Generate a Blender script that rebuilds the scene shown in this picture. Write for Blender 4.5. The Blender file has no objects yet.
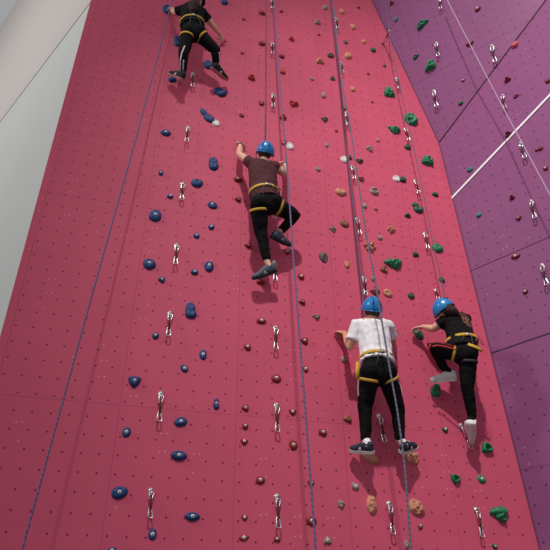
import bpy, bmesh, math, random
from mathutils import Vector, Matrix, noise

scene = bpy.context.scene
COL = scene.collection
V = Vector
IDENT = Matrix.Identity(4)

# ------------------------------------------------------------------ camera
F = 619.0
CAM = V((0.0, -5.4, 1.5))
up_i = V((-11.0, -915.0, F)).normalized()
rt_i = V((2800.0, 382.0, F)); rt_i = (rt_i - up_i * rt_i.dot(up_i)).normalized()
nn_i = up_i.cross(rt_i)
M = Matrix((rt_i, nn_i, up_i))          # image axes (x right, y down, z forward) -> world

def ray(px, py):
    return M @ V((px - 275.0, py - 275.0, F))

def hit(px, py, p0, n):
    d = ray(px, py)
    return CAM + d * ((p0 - CAM).dot(n) / d.dot(n))

def P(px, py, off=0.0):
    """point seen at a pixel, off metres in front of the pink wall"""
    return hit(px, py, V((0, -off, 0)), V((0, 1, 0)))

cam_d = bpy.data.cameras.new('camera')
cam_d.sensor_fit = 'HORIZONTAL'
cam_d.sensor_width = 36.0
cam_d.lens = 36.0 * F / 550.0
cam_d.clip_end = 200
cam = bpy.data.objects.new('camera', cam_d)
COL.objects.link(cam)
cx = M @ V((1, 0, 0)); cy = M @ V((0, -1, 0)); cz = M @ V((0, 0, -1))
cam.matrix_world = Matrix(((cx.x, cy.x, cz.x, CAM.x), (cx.y, cy.y, cz.y, CAM.y), (cx.z, cy.z, cz.z, CAM.z), (0, 0, 0, 1)))
scene.camera = cam

# --------------------------------------------------------------- materials
def lin(c):
    return tuple(((x / 255.0) / 12.92 if x / 255.0 <= 0.04045 else ((x / 255.0 + 0.055) / 1.055) ** 2.4) for x in c)

def new_mat(name):
    m = bpy.data.materials.new(name); m.use_nodes = True
    nt = m.node_tree
    return m, nt, nt.nodes['Principled BSDF']

def mat(name, rgb, rough=0.6, metal=0.0, var=0.12, scale=30.0, bump=0.15, spec=0.5, dist=0.004):
    m, nt, b = new_mat(name)
    c = lin(rgb)
    tc = nt.nodes.new('ShaderNodeTexCoord')
    nz = nt.nodes.new('ShaderNodeTexNoise'); nz.inputs['Scale'].default_value = scale; nz.inputs['Detail'].default_value = 4
    nt.links.new(tc.outputs['Object'], nz.inputs['Vector'])
    mx = nt.nodes.new('ShaderNodeMix'); mx.data_type = 'RGBA'
    mx.inputs['A'].default_value = tuple(x * (1 - var) for x in c) + (1,)
    mx.inputs['B'].default_value = tuple(min(1, x * (1 + var)) for x in c) + (1,)
    nt.links.new(nz.outputs['Fac'], mx.inputs['Factor'])
    nt.links.new(mx.outputs['Result'], b.inputs['Base Color'])
    b.inputs['Roughness'].default_value = rough
    b.inputs['Metallic'].default_value = metal
    b.inputs['Specular IOR Level'].default_value = spec
    if bump:
        bp = nt.nodes.new('ShaderNodeBump'); bp.inputs['Strength'].default_value = bump; bp.inputs['Distance'].default_value = dist
        nt.links.new(nz.outputs['Fac'], bp.inputs['Height'])
        nt.links.new(bp.outputs['Normal'], b.inputs['Normal'])
    return m

class N:
    """tiny node-maths helper"""
    def __init__(s, nt): s.nt = nt
    def m(s, op, a, b=None, c=None):
        n = s.nt.nodes.new('ShaderNodeMath'); n.operation = op
        for i, x in enumerate((a, b, c)):
            if x is None: continue
            if isinstance(x, (int, float)): n.inputs[i].default_value = x
            else: s.nt.links.new(x, n.inputs[i])
        return n.outputs[0]
    def mix(s, fac, a, b):
        n = s.nt.nodes.new('ShaderNodeMix'); n.data_type = 'RGBA'
        for k, x in (('Factor', fac), ('A', a), ('B', b)):
            if isinstance(x, (int, float)): n.inputs[k].default_value = x
            elif isinstance(x, tuple): n.inputs[k].default_value = x + (1,)
            else: s.nt.links.new(x, n.inputs[k])
        return n.outputs['Result']
    def noise(s, vec, scale, detail=3):
        n = s.nt.nodes.new('ShaderNodeTexNoise'); n.inputs['Scale'].default_value = scale; n.inputs['Detail'].default_value = detail
        s.nt.links.new(vec, n.inputs['Vector']); return n.outputs['Fac']

def wall_mat(name, rgb, du, dv, u0, v0, seam_u, seam_v, seam_rgb, dot_rgb, hole_r=0.0105, seam_w=0.004, panel=1.06, rough=0.45):
    m, nt, b = new_mat(name)
    k = N(nt)
    tc = nt.nodes.new('ShaderNodeTexCoord'); sp = nt.nodes.new('ShaderNodeSeparateXYZ')
    nt.links.new(tc.outputs['Object'], sp.inputs[0])
    u, v = sp.outputs['X'], sp.outputs['Y']
    base = lin(rgb)
    # panel-to-panel tint
    cmb = nt.nodes.new('ShaderNodeCombineXYZ')
    nt.links.new(k.m('FLOOR', k.m('DIVIDE', u, panel)), cmb.inputs[0]); nt.links.new(k.m('FLOOR', k.m('DIVIDE', k.m('SUBTRACT', v, 3.65 - 4 * panel), panel)), cmb.inputs[1])
    wn = nt.nodes.new('ShaderNodeTexWhiteNoise'); wn.noise_dimensions = '3D'
    nt.links.new(cmb.outputs[0], wn.inputs['Vector'])
    t = k.m('MULTIPLY_ADD', wn.outputs['Value'], 0.05, 0.975)
    big = k.m('MULTIPLY_ADD', k.noise(tc.outputs['Object'], 0.9, 4), 0.22, 0.89)
    fine = k.m('MULTIPLY_ADD', k.noise(tc.outputs['Object'], 60, 3), 0.10, 0.95)
    f = k.m('MULTIPLY', k.m('MULTIPLY', t, big), fine)
    vm = nt.nodes.new('ShaderNodeVectorMath'); vm.operation = 'SCALE'; vm.inputs[0].default_value = base
    nt.links.new(f, vm.inputs['Scale'])
    col = vm.outputs[0]
    # faint chalk scuffs
    sc = k.m('MULTIPLY', k.m('GREATER_THAN', k.noise(tc.outputs['Object'], 3.3, 6), 0.70), 0.03)
    col = k.mix(sc, col, lin((235, 200, 205)))
    # seams
    for s0 in seam_u:
        d = k.m('ABSOLUTE', k.m('SUBTRACT', u, s0)); col = k.mix(k.m('MULTIPLY', k.m('LESS_THAN', d, seam_w), 0.32), col, lin(seam_rgb))
    for s0, w, a in seam_v:
        d = k.m('ABSOLUTE', k.m('SUBTRACT', v, s0)); col = k.mix(k.m('MULTIPLY', k.m('LESS_THAN', d, w), a), col, lin(seam_rgb))
    # T-nut holes
    def grid(uu, vv, su, sv):
        a = k.m('SUBTRACT', k.m('FRACT', k.m('ADD', k.m('DIVIDE', k.m('SUBTRACT', u, uu), su), 0.5)), 0.5)
        c = k.m('SUBTRACT', k.m('FRACT', k.m('ADD', k.m('DIVIDE', k.m('SUBTRACT', v, vv), sv), 0.5)), 0.5)
        a = k.m('MULTIPLY', a, su); c = k.m('MULTIPLY', c, sv)
        return k.m('SQRT', k.m('ADD', k.m('MULTIPLY', a, a), k.m('MULTIPLY', c, c)))
    hole = k.m('LESS_THAN', grid(u0, v0, du, dv), hole_r)
    col = k.mix(k.m('MULTIPLY', hole, 0.8), col, lin(dot_rgb))
    # pale screw heads in loose pairs
    sel = k.m('GREATER_THAN', k.noise(tc.outputs['Object'], 1.7, 1), 0.58)
    s1 = k.m('LESS_THAN', grid(u0 + 0.043, v0 + 0.06, du * 2, dv), 0.0062)
    s2 = k.m('LESS_THAN', grid(u0 + 0.093, v0 + 0.065, du * 2, dv), 0.0062)
    col = k.mix(k.m('MULTIPLY', k.m('MULTIPLY', k.m('MAXIMUM', s1, s2), sel), 0.45), col, lin((235, 215, 215)))
    nt.links.new(col, b.inputs['Base Color'])
    b.inputs['Roughness'].default_value = rough
    b.inputs['Specular IOR Level'].default_value = 0.2
    bp = nt.nodes.new('ShaderNodeBump'); bp.inputs['Strength'].default_value = 0.25; bp.inputs['Distance'].default_value = 0.004
    nt.links.new(k.m('SUBTRACT', k.noise(tc.outputs['Object'], 140, 2), k.m('MULTIPLY', hole, 3.0)), bp.inputs['Height'])
    nt.links.new(bp.outputs['Normal'], b.inputs['Normal'])
    return m

# ------------------------------------------------------------ mesh helpers
def mesh_from(verts, faces, name='m'):
    me = bpy.data.meshes.new(name); me.from_pydata([tuple(v) for v in verts], [], faces); me.update(); return me

def link(name, me, material=None, parent=None, smooth=True, mw=None):
    o = bpy.data.objects.new(name, me); COL.objects.link(o)
    if me is not None:
        me.name = name
        if material: me.materials.clear(); me.materials.append(material)
        if smooth:
            me.polygons.foreach_set('use_smooth', [True] * len(me.polygons))
    if parent: o.parent = parent
    if mw is not None: o.matrix_basis = mw
    return o

def tag(o, label, cat, group=None):
    o['label'] = label; o['category'] = cat
    if group: o['group'] = group
    return o

def empty(name, loc, rot=None):
    o = bpy.data.objects.new(name, None); COL.objects.link(o); o.empty_display_size = 0.05
    o.matrix_world = Matrix.Translation(loc) @ (rot.to_4x4() if rot else IDENT)
    return o

class MB:
    def __init__(s): s.v = []; s.f = []
    def add(s, vs, fs):
        b = len(s.v); s.v += [V(x) for x in vs]; s.f += [tuple(b + i for i in f) for f in fs]; return s
    def rings(s, rings, closed=True, cap=True):
        n = len(rings[0]); vs = [p for r in rings for p in r]; fs = []
        for i in range(len(rings) - 1):
            for j in range(n if closed else n - 1):
                k = (j + 1) % n
                fs.append((i * n + j, i * n + k, (i + 1) * n + k, (i + 1) * n + j))
        if cap:
            fs.append(tuple(reversed(range(n)))); fs.append(tuple((len(rings) - 1) * n + j for j in range(n)))
        return s.add(vs, fs)
    def loft(s, pts, ra, rb=None, side=None, n=16, round_ends=True):
        """closed elliptical tube through pts; ra along side, rb across"""
        pts = [V(p) for p in pts]; rb = rb or ra
        side = V(side) if side is not None else None
        rr = []
        def ring(c, t, a, b, sd):
            sx = (sd - t * sd.dot(t))
            if sx.length < 1e-4: sx = t.orthogonal()
            sx.normalize(); sy = t.cross(sx)
            return [c + sx * (a * math.cos(2 * math.pi * j / n)) + sy * (b * math.sin(2 * math.pi * j / n)) for j in range(n)]
        T = []
        for i in range(len(pts)):
            if i == 0: t = pts[1] - pts[0]
            elif i == len(pts) - 1: t = pts[-1] - pts[-2]
            else: t = (pts[i + 1] - pts[i]).normalized() + (pts[i] - pts[i - 1]).normalized()
            T.append(t.normalized())
        sd = side if side is not None else T[0].orthogonal()
        if round_ends:
            e = min(ra[0], rb[0])
            for q in (0.98, 0.8, 0.5, 0.25):
                w = math.sqrt(max(0, 1 - q * q)); rr.append(ring(pts[0] - T[0] * e * q, T[0], ra[0] * w, rb[0] * w, sd))
        for i, p in enumerate(pts): rr.append(ring(p, T[i], ra[i], rb[i], sd))
        if round_ends:
            e = min(ra[-1], rb[-1])
            for q in (0.25, 0.5, 0.8, 0.98):
                w = math.sqrt(max(0, 1 - q * q)); rr.append(ring(pts[-1] + T[-1] * e * q, T[-1], ra[-1] * w, rb[-1] * w, sd))
        return s.rings(rr)
    def tube(s, pts, r, n=8, closed=False, flat=None):
        """thin tube; flat=(normal fn or vector, ratio) for straps"""
        pts = [V(p) for p in pts]; L = len(pts); rr = []
        up = None
        for i in range(L):
            a = pts[(i - 1) % L] if (closed or i > 0) else pts[0]
            b = pts[(i + 1) % L] if (closed or i < L - 1) else pts[-1]
            t = (b - a).normalized()
            if up is None: up = t.orthogonal()
            up = (up - t * up.dot(t)).normalized(); sd = t.cross(up)
            rr.append([pts[i] + (up * math.cos(2 * math.pi * j / n) + sd * math.sin(2 * math.pi * j / n)) * r for j in range(n)])
        if closed: rr.append(rr[0]); return s.rings(rr, cap=False)
        return s.rings(rr)
    def strap(s, pts, nrm, w, th, closed=False):
        """flat webbing through pts, nrm per point = outward normal"""
        pts = [V(p) for p in pts]; L = len(pts); rr = []
        for i in range(L):
            a = pts[(i - 1) % L] if (closed or i > 0) else pts[0]
            b = pts[(i + 1) % L] if (closed or i < L - 1) else pts[-1]
            t = (b - a).normalized(); nn = V(nrm[i]); nn = (nn - t * nn.dot(t)).normalized(); sd = t.cross(nn)
            p = pts[i]
            rr.append([p + sd * w + nn * th, p - sd * w + nn * th, p - sd * w - nn * th, p + sd * w - nn * th])
        if closed: rr.append(rr[0]); return s.rings(rr, cap=False)
        return s.rings(rr)
    def ball(s, c, r, rot=None, n=16, m=10):
        r = V(r) if not isinstance(r, (int, float)) else V((r, r, r))
        rot = rot or Matrix.Identity(3); rr = []
        for i in range(m + 1):
            a = math.pi * (0.02 + 0.96 * i / m)
            rr.append([V(c) + rot @ V((r.x * math.sin(a) * math.cos(2 * math.pi * j / n), r.y * math.sin(a) * math.sin(2 * math.pi * j / n), -r.z * math.cos(a))) for j in range(n)])
        return s.rings(rr)
    def box(s, c, d, rot=None):
        rot = rot or Matrix.Identity(3); c = V(c)
        vs = [c + rot @ V((x * d[0] / 2, y * d[1] / 2, z * d[2] / 2)) for z in (-1, 1) for y in (-1, 1) for x in (-1, 1)]
        return s.add(vs, [(0, 2, 3, 1), (4, 5, 7, 6), (0, 1, 5, 4), (2, 6, 7, 3), (0, 4, 6, 2), (1, 3, 7, 5)])
    def cyl(s, p0, p1, r0, r1=None, n=14):
        p0 = V(p0); p1 = V(p1); r1 = r0 if r1 is None else r1
        t = (p1 - p0).normalized(); a = t.orthogonal().normalized(); b = t.cross(a)
        return s.rings([[p + (a * math.cos(2 * math.pi * j / n) + b * math.sin(2 * math.pi * j / n)) * r for j in range(n)] for p, r in ((p0, r0), (p1, r1))])
    def mesh(s, inv=None):
        vs = [inv @ v for v in s.v] if inv is not None else s.v
        me = mesh_from(vs, s.f)
        bm = bmesh.new(); bm.from_mesh(me); bmesh.ops.recalc_face_normals(bm, faces=bm.faces); bm.to_mesh(me); bm.free()
        return me

def build(name, mb, material, parent=None, smooth=True):
    """mb is in world space; child meshes are stored in the parent's frame"""
    inv = parent_world(parent).inverted() if parent else None
    return link(name, mb.mesh(inv), material, parent, smooth)

def parent_world(p):
    m = IDENT.copy()
    while p is not None:
        m = p.matrix_basis @ m
        p = p.parent
    return m

def remesh(mb, voxel, smooth=4, wrinkle=0.0, wscale=0.12, seed=0, stretch=(1, 1, 1)):
    """fuse overlapping closed shapes into one continuous skin"""
    me = mb.mesh(); o = bpy.data.objects.new('tmp', me); COL.objects.link(o)
    r = o.modifiers.new('r', 'REMESH'); r.mode = 'VOXEL'; r.voxel_size = voxel
    if smooth:
        sm = o.modifiers.new('s', 'SMOOTH'); sm.factor = 0.5; sm.iterations = smooth
    dg = bpy.context.evaluated_depsgraph_get(); ev = o.evaluated_get(dg)
    out = bpy.data.meshes.new_from_object(ev, depsgraph=dg)
    bpy.data.objects.remove(o); bpy.data.meshes.remove(me)
    if wrinkle:
        out.update()
        nrm = [v.normal.copy() for v in out.vertices]
        for v, nn in zip(out.vertices, nrm):
            q = V((v.co.x * stretch[0], v.co.y * stretch[1], v.co.z * stretch[2])) / wscale + V((seed, seed * 2, 0))
            a = noise.noise(q); b = 1 - abs(noise.noise(q * 1.9 + V((5, 5, 5)))) * 2
            v.co += nn * (wrinkle * (a * 0.8 + b * 0.5 - 0.2))
    return out

def place_world(name, me, material, parent, smooth=True):
    me.transform(parent_world(parent).inverted())
    return link(name, me, material, parent, smooth)

# --------------------------------------------------------------- the walls
Y1 = V((0, 1, 0))
W1 = P(439, 143); W2 = P(540, 550); W0 = P(372, 0)
hdir = V((0.537, -0.844, 0)).normalized()
bdir = (W1 - W2).normalized()
low_n = hdir.cross(bdir).normalized()
if low_n.dot(CAM - W1) < 0: low_n = -low_n
WC = hit(546, 0, W1, low_n)
up_n = (W0 - W1).cross(WC - W1).normalized()
if up_n.dot(CAM - W1) < 0: up_n = -up_n
FACETS = {}
def facet(key, origin, xdir, n):
    n = n.normalized(); x = (xdir - n * xdir.dot(n)).normalized(); y = n.cross(x)
    FACETS[key] = (origin, Matrix((x, y, n)).transposed())
facet('pink', V((0, 0, 0)), V((1, 0, 0)), V((0, -1, 0)))
facet('low', W2 + bdir * 0.0, hdir, low_n)
facet('up', W1, hdir, up_n)

def fhit(key, px, py, off=0.0):
    o, R = FACETS[key]; n = R.col[2]
    return hit(px, py, o + n * off, n)

def floc(key, p):
    o, R = FACETS[key]; return R.transposed() @ (p - o)

def wall_piece(name, key, pts, material, thick=0.06):
    """polygon given in world points lying on the facet, extruded backwards into a panel"""
    o, R = FACETS[key]
    loc = [R.transposed() @ (p - o) for p in pts]
    n = len(loc)
    vs = [(p.x, p.y, 0) for p in loc] + [(p.x, p.y, -thick) for p in loc]
    fs = [tuple(range(n)), tuple(reversed(range(n, 2 * n)))] + [(i, i + n, (i + 1) % n + n, (i + 1) % n) for i in range(n)]
    me = mesh_from(vs, fs)
    bm = bmesh.new(); bm.from_mesh(me); bmesh.ops.recalc_face_normals(bm, faces=bm.faces); bm.to_mesh(me); bm.free()
    ob = link(name, me, material, smooth=False)
    ob.matrix_world = Matrix.Translation(o) @ R.to_4x4()
    ob['kind'] = 'structure'
    return ob

def at_z(a, b, z):
    t = (z - a.z) / (b.z - a.z); return a + (b - a) * t

TOP = 13.2
XL = P(91, 0).x
b_floor = at_z(W1, W2, 0.0)
W0t = at_z(W1, W0, TOP)
WCt = W1 + (WC - W1) * 1.45
PINK = (206, 85, 113)
pz = lambda y, x=300: P(x, y).z
pink = wall_mat('pink climbing panel paint', PINK, 0.1515, 0.1615, 1.548, 4.165,
                [-1.06 + 1.055 * i for i in range(5)], [(3.65, 0.004, 0.30), (4.72, 0.003, 0.15), (5.94, 0.004, 0.28), (6.88, 0.004, 0.32), (8.0, 0.003, 0.2), (9.1, 0.003, 0.2)],
                (120, 40, 66), (96, 18, 38), hole_r=0.0098, rough=0.6)
wall_piece('wall_back', 'pink', [V((XL, 0, 0)), V((b_floor.x, 0, 0)), W1, W0t, V((XL, 0, TOP))], pink)

PUR = (140, 78, 124)
fl_far = b_floor + hdir * 4.2
up_far_lo = fl_far
top_far = V((fl_far.x, fl_far.y, 0)) + bdir * 9.0 / bdir.z
# keep the far corner on the lower facet plane
lo_o, lo_R = FACETS['low']
def on_low(u, v): return lo_o + lo_R @ V((u, v, 0))
f0 = floc('low', b_floor); c1 = floc('low', WCt)
seam_y = [floc('low', fhit('low', *q)).y for q in ((508, 255), (520, 343.5), (515, 166))]
purple = wall_mat('purple climbing panel paint', PUR, 0.158, 0.165, 0.05, 0.06, [],
                  [(seam_y[0], 0.007, 0.9), (seam_y[1], 0.010, 0.95), (seam_y[2], 0.003, 0.4), (seam_y[1] - 1.3, 0.004, 0.5)], (58, 24, 56), (46, 16, 44))
wall_piece('wall_right', 'low', [b_floor, on_low(f0.x + 4.4, f0.y), on_low(f0.x + 4.4, max(c1.y, 0)), WCt, W1], purple)
su = [floc('up', fhit('up', *q)).y for q in ((417, 87), (500, 33))]
purple2 = wall_mat('upper purple climbing panel paint', PUR, 0.158, 0.165, 0.02, 0.03, [],
                   [(sum(su) / 2, 0.004, 0.5)], (58, 24, 56), (46, 16, 44))
wall_piece('wall_upper_right', 'up', [W1, WCt, W0t + (WCt - W1) * 1.0, W0t], purple2)

# dark sealant strip along the crease between the two purple facets
def bar_between(name, a, b, w, d, nrm, material):
    mb = MB(); mb.strap([a, b], [nrm, nrm], w, d); o = build(name, mb, material, smooth=False); o['kind'] = 'structure'; return o
m_gap = mat('dark joint sealant', (62, 18, 44), 0.8)
bar_between('trim_1', W1 + low_n * 0.004, WCt + low_n * 0.004, 0.008, 0.004, (low_n + up_n), m_gap)
bar_between('trim_2', b_floor + V((-0.004, -0.004, 0)), W1 + V((-0.004, -0.004, 0)), 0.007, 0.004, V((-.6, -1, 0)), mat('corner sealant strip', (110, 42, 78), 0.8))
bar_between('trim_3', W1 + V((-0.004, -0.004, 0)), W0t + V((-0.004, -0.004, 0)), 0.008, 0.004, V((-.6, -1, 0)), bpy.data.materials['corner sealant strip'])
m_strip = mat('white plastic strip', (250, 246, 250), 0.35, bump=0)
s_a = fhit('low', 450.5, 199.5, 0.006); s_b = fhit('low', 550, 95, 0.006); s_b = s_a + (s_b - s_a) * 1.9
bar_between('trim_4', s_a, s_b, 0.014, 0.006, low_n, m_strip)

# pale wall going back beyond the left edge of the pink wall
ldir = V((-0.484, 0.875, 0)).normalized()
ln = V((-0.875, -0.484, 0)).normalized()
if ln.dot(CAM - V((XL, 0, 0))) < 0: ln = -ln
facet('left', V((XL - 0.002, 0.03, 0)), -ldir, ln)
def left_mat():
    m, nt, b = new_mat('off white painted board'); k = N(nt)
    tc = nt.nodes.new('ShaderNodeTexCoord'); sp = nt.nodes.new('ShaderNodeSeparateXYZ'); nt.links.new(tc.outputs['Object'], sp.inputs[0])
    v = sp.outputs['Y']
    zl = P(91, 0).z
    col = k.mix(k.m('GREATER_THAN', v, zl), lin((203, 205, 202)), lin((205, 198, 194)))
    g = k.m('MULTIPLY', k.m('SUBTRACT', k.noise(tc.outputs['Object'], 1.4, 5), 0.4), 0.25)
    col = k.mix(g, col, lin((178, 172, 168)))
    d = k.m('ABSOLUTE', k.m('SUBTRACT', v, zl)); col = k.mix(k.m('MULTIPLY', k.m('LESS_THAN', d, 0.030), 0.9), col, lin((112, 110, 110)))
    d = k.m('ABSOLUTE', k.m('SUBTRACT', v, zl - 0.22)); col = k.mix(k.m('MULTIPLY', k.m('LESS_THAN', d, 0.010), 0.35), col, lin((160, 150, 150)))  # faint shadow line under the seam, painted into the board colour
    nt.links.new(col, b.inputs['Base Color']); b.inputs['Roughness'].default_value = 0.7
    return m
o_, R_ = FACETS['left']
e0 = V((XL - 0.002, 0.03, 0))
wall_piece('wall_left', 'left', [e0, e0 + V((0, 0, TOP + 3)), e0 + ldir * 14 + V((0, 0, TOP + 3)), e0 + ldir * 14], left_mat(), 0.05)

# padded floor
fm = mat('grey safety matting', (96, 98, 106), 0.85, scale=8)
fb = MB(); fb.box((0.5, -3.2, -0.05), (14, 13, 0.1)); fo = build('floor', fb, fm, smooth=False); fo['kind'] = 'structure'

# ------------------------------------------------------------------- holds
HM = {
    'blue': mat('blue hold resin', (18, 56, 112), 0.6, var=0.25, scale=45, bump=0.5),
    'red': mat('red hold resin', (140, 24, 32), 0.6, var=0.3, scale=45, bump=0.5),
    'orangered': mat('brick red hold resin', (186, 52, 50), 0.5, var=0.2, scale=45, bump=0.4),
    'grey': mat('marbled grey hold resin', (150, 130, 128), 0.6, var=0.45, scale=40, bump=0.7),
    'dark': mat('dark grey hold resin', (92, 78, 78), 0.6, var=0.5, scale=40, bump=0.7),
    'tan': mat('tan hold resin', (198, 132, 104), 0.6, var=0.3, scale=40, bump=0.7),
    'brown': mat('brown hold resin', (146, 82, 66), 0.6, var=0.35, scale=40, bump=0.6),
    'green': mat('green hold resin', (22, 122, 80), 0.5, var=0.45, scale=35, bump=0.8),
    'darkgreen': mat('dark green hold resin', (24, 82, 62), 0.5, var=0.4, scale=35, bump=0.7),
    'teal': mat('teal hold resin', (34, 122, 112), 0.5, var=0.3, scale=35, bump=0.5),
    'maroon': mat('maroon hold resin', (118, 26, 56), 0.4, var=0.3, scale=40, bump=0.4),
    'pinkish': mat('rose hold resin', (190, 78, 100), 0.5, var=0.3, scale=40, bump=0.4),
    'white': mat('white disc plastic', (236, 234, 230), 0.4, var=0.03, bump=0),
}
M_STEEL = mat('bright steel', (214, 212, 214), 0.28, 0.85, 0.08, 60, 0.05)
M_BOLT = mat('pale bolt head', (236, 232, 230), 0.35, 0.0, 0.05, 60, 0)
M_BLACK = mat('black socket', (20, 18, 20), 0.6)

def outline(kind, th, rs):
    if kind in ('tri', 'ring'):      # rounded triangle, one corner down (tri) or up (ring)
        a = (th + (math.pi / 2 if kind == 'tri' else -math.pi / 2)) % (2 * math.pi / 3)
        a = min(a, 2 * math.pi / 3 - a); k_ = math.sqrt(a * a + 0.02)
        return 1.04 * (0.5 / max(0.3, math.cos(math.pi / 3 - min(k_, math.pi / 3)))) ** 0.62
    if kind == 'eye': return 1 - 0.22 * abs(math.sin(th)) ** 0.8 + 0.03 * math.cos(2 * th)
    if kind == 'drop': return 0.82 + 0.22 * max(0, math.cos(th - math.pi)) ** 3
    if kind == 'crag': return 0.9 + 0.16 * math.sin(3 * th + rs) + 0.08 * math.sin(7 * th + 2 * rs)
    if kind == 'flower': return 0.84 + 0.17 * math.cos(6 * th + rs)
    return 0.97 + 0.05 * math.sin(2 * th + rs) + 0.03 * math.sin(3 * th + 2 * rs)

def hold_mb(kind, w, h, p, seed):
    """local frame: x across, y up, z out of the wall; returns (MB, bolt height)"""
    rs = seed * 1.7; mb = MB(); nt_ = 36; nr = 11
    def dome(cx_, cy_, a, b, pp, kd, sd):
        rings = []; zc = pp
        for i in range(nr + 2):
            rho = 1.0 if i < 2 else 1.0 - (i - 1) / (nr + 0.0)
            rho = max(rho, 0.001); ring = []
            for j in range(nt_):
                th = 2 * math.pi * j / nt_; ro = outline(kd, th, sd * 1.7)
                x = a * rho * ro * math.cos(th); y = b * rho * ro * math.sin(th)
                if kd == 'disc':
                    z = pp if rho < 0.9 else pp * (1 - ((rho - 0.9) / 0.1) ** 2)
                else:
                    z = pp * (1 - rho ** 2.6) ** 0.55
                    if kd in ('round', 'jug', 'drop', 'oval', 'eye'):
                        z -= pp * 0.38 * math.exp(-((rho * math.cos(th)) ** 2 * 5 + (rho * math.sin(th) - 0.34) ** 2 * 14)) * (1.0 if kd != 'round' else 0.6)
                        z -= pp * 0.22 * math.exp(-(rho / 0.22) ** 2)
                    if kd == 'ring': z -= pp * 0.97 * math.exp(-(rho / 0.5) ** 4)
                    if kd == 'tri': z -= pp * 0.35 * math.exp(-(rho / 0.25) ** 2)
                    if kd in ('crag', 'flower', 'rough'):
                        q = V((x, y, sd)) * (5.5 / max(a, b)) * 0.5
                        z *= 0.8 + 0.55 * noise.noise(q) + 0.18 * noise.noise(q * 2.7)
                        if kd == 'flower': z *= 0.8 + 0.3 * math.cos(6 * th + sd * 1.7) * rho
                    else:
                        z += pp * 0.10 * noise.noise(V((x, y, sd)) * (3.0 / max(a, b)))
                if i == 0: z = -0.006
                ring.append(V((cx_ + x, cy_ + y, max(z, -0.006))))
            rings.append(ring)
        mb.rings(rings)
        return sum(v.z for v in rings[-1]) / nt_
    a, b = w / 2, h / 2
    if kind == 'lobed':
        dome(0, b * 0.36, a * 0.8, b * 0.66, p * 0.9, 'round', seed)
        dome(a * 0.12, -b * 0.36, a * 0.9, b * 0.64, p, 'round', seed + 2)
        dome(-a * 0.2, 0, a * 0.6, b * 0.5, p * 0.75, 'round', seed + 5)
        z = p * 0.85
    elif kind == 'twin':
        dome(0, b * 0.5, a * 0.7, b * 0.48, p * 0.8, 'round', seed); z = dome(0, -b * 0.36, a, b * 0.66, p, 'round', seed + 2)
    else:
        z = dome(0, 0, a, b, p, kind, seed)
    return mb, z

hold_n = 0
ZS = {}
def hold(face, px, py, w, h, colour, kind, label, rot=0.0, bolt=True, prot=None):
    global hold_n
    hold_n += 1
    if prot is None: prot = 0.42 if kind in ('crag', 'flower', 'ring') else 0.34 if kind == 'rough' else (0.27 if min(w, h) > 7 else 0.36)
    o, R = FACETS[face]
    x0 = fhit(face, px - w / 2, py); x1 = fhit(face, px + w / 2, py)
    y0 = fhit(face, px, py + h / 2); y1 = fhit(face, px, py - h / 2)
    c = fhit(face, px, py); d = (CAM - c).normalized()
    if face == 'pink':
        wm = (x1 - x0).length; hz = (y1 - y0).length
    else:
        dist = (CAM - c).length; s = dist / F / (ray(px, py).length / F)
        wm = w * s * 1.12; hz = h * s * 1.25
    wm *= 1.08; hz *= 1.10
    p = prot * min(wm, hz) if kind != 'disc' else 0.018
    el = abs(c.z - CAM.z) / max(1.0, math.hypot(c.x - CAM.x, c.y - CAM.y))
    hm = max(hz - 0.55 * p * el, hz * 0.62)
    if kind == 'disc': hm = min(hz, wm * 1.15)
    c = fhit(face, px, py, p * 0.4)
    n = R.col[2]; c = c - n * (c - o).dot(n)
    if 45 < abs(rot) % 180 < 135: wm, hm = hm, wm
    mb, z = hold_mb(kind, wm, hm, p, hold_n)
    Rr = R @ Matrix.Rotation(math.radians(rot), 3, 'Z')
    nm = 'wall_disc' if kind == 'disc' else 'climbing_hold'
    ob = link(nm, mb.mesh(), HM[colour])
    ob.matrix_world = Matrix.Translation(c) @ Rr.to_4x4()
    tag(ob, label, 'disc' if kind == 'disc' else 'climbing hold', GROUP)
    if bolt and kind != 'disc':
        bb = MB(); r = min(0.015, 0.17 * wm); z += 0.10 * p
        zz = max(z - 0.002, 0.002)
        bb.cyl((0, 0, max(zz - 0.3 * p, 0)), (0, 0, zz + 0.006), r * 1.1, r, 12)
        link('bolt', bb.mesh(), M_BOLT, ob)
        sb = MB(); sb.cyl((0, 0, zz + 0.003), (0, 0, zz + 0.0068), r * 0.42, None, 6)
        link('bolt_socket', sb.mesh(), M_BLACK, ob.children[0])
    if kind == 'disc':
        rb = MB(); n_ = 24
        rb.tube([(wm * 0.33 * math.cos(2 * math.pi * j / n_), hm * 0.33 * math.sin(2 * math.pi * j / n_), 0.018) for j in range(n_)], 0.003, 6, closed=True)
        link('inner_ring', rb.mesh(), HM['grey'], ob)
    return ob

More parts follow.
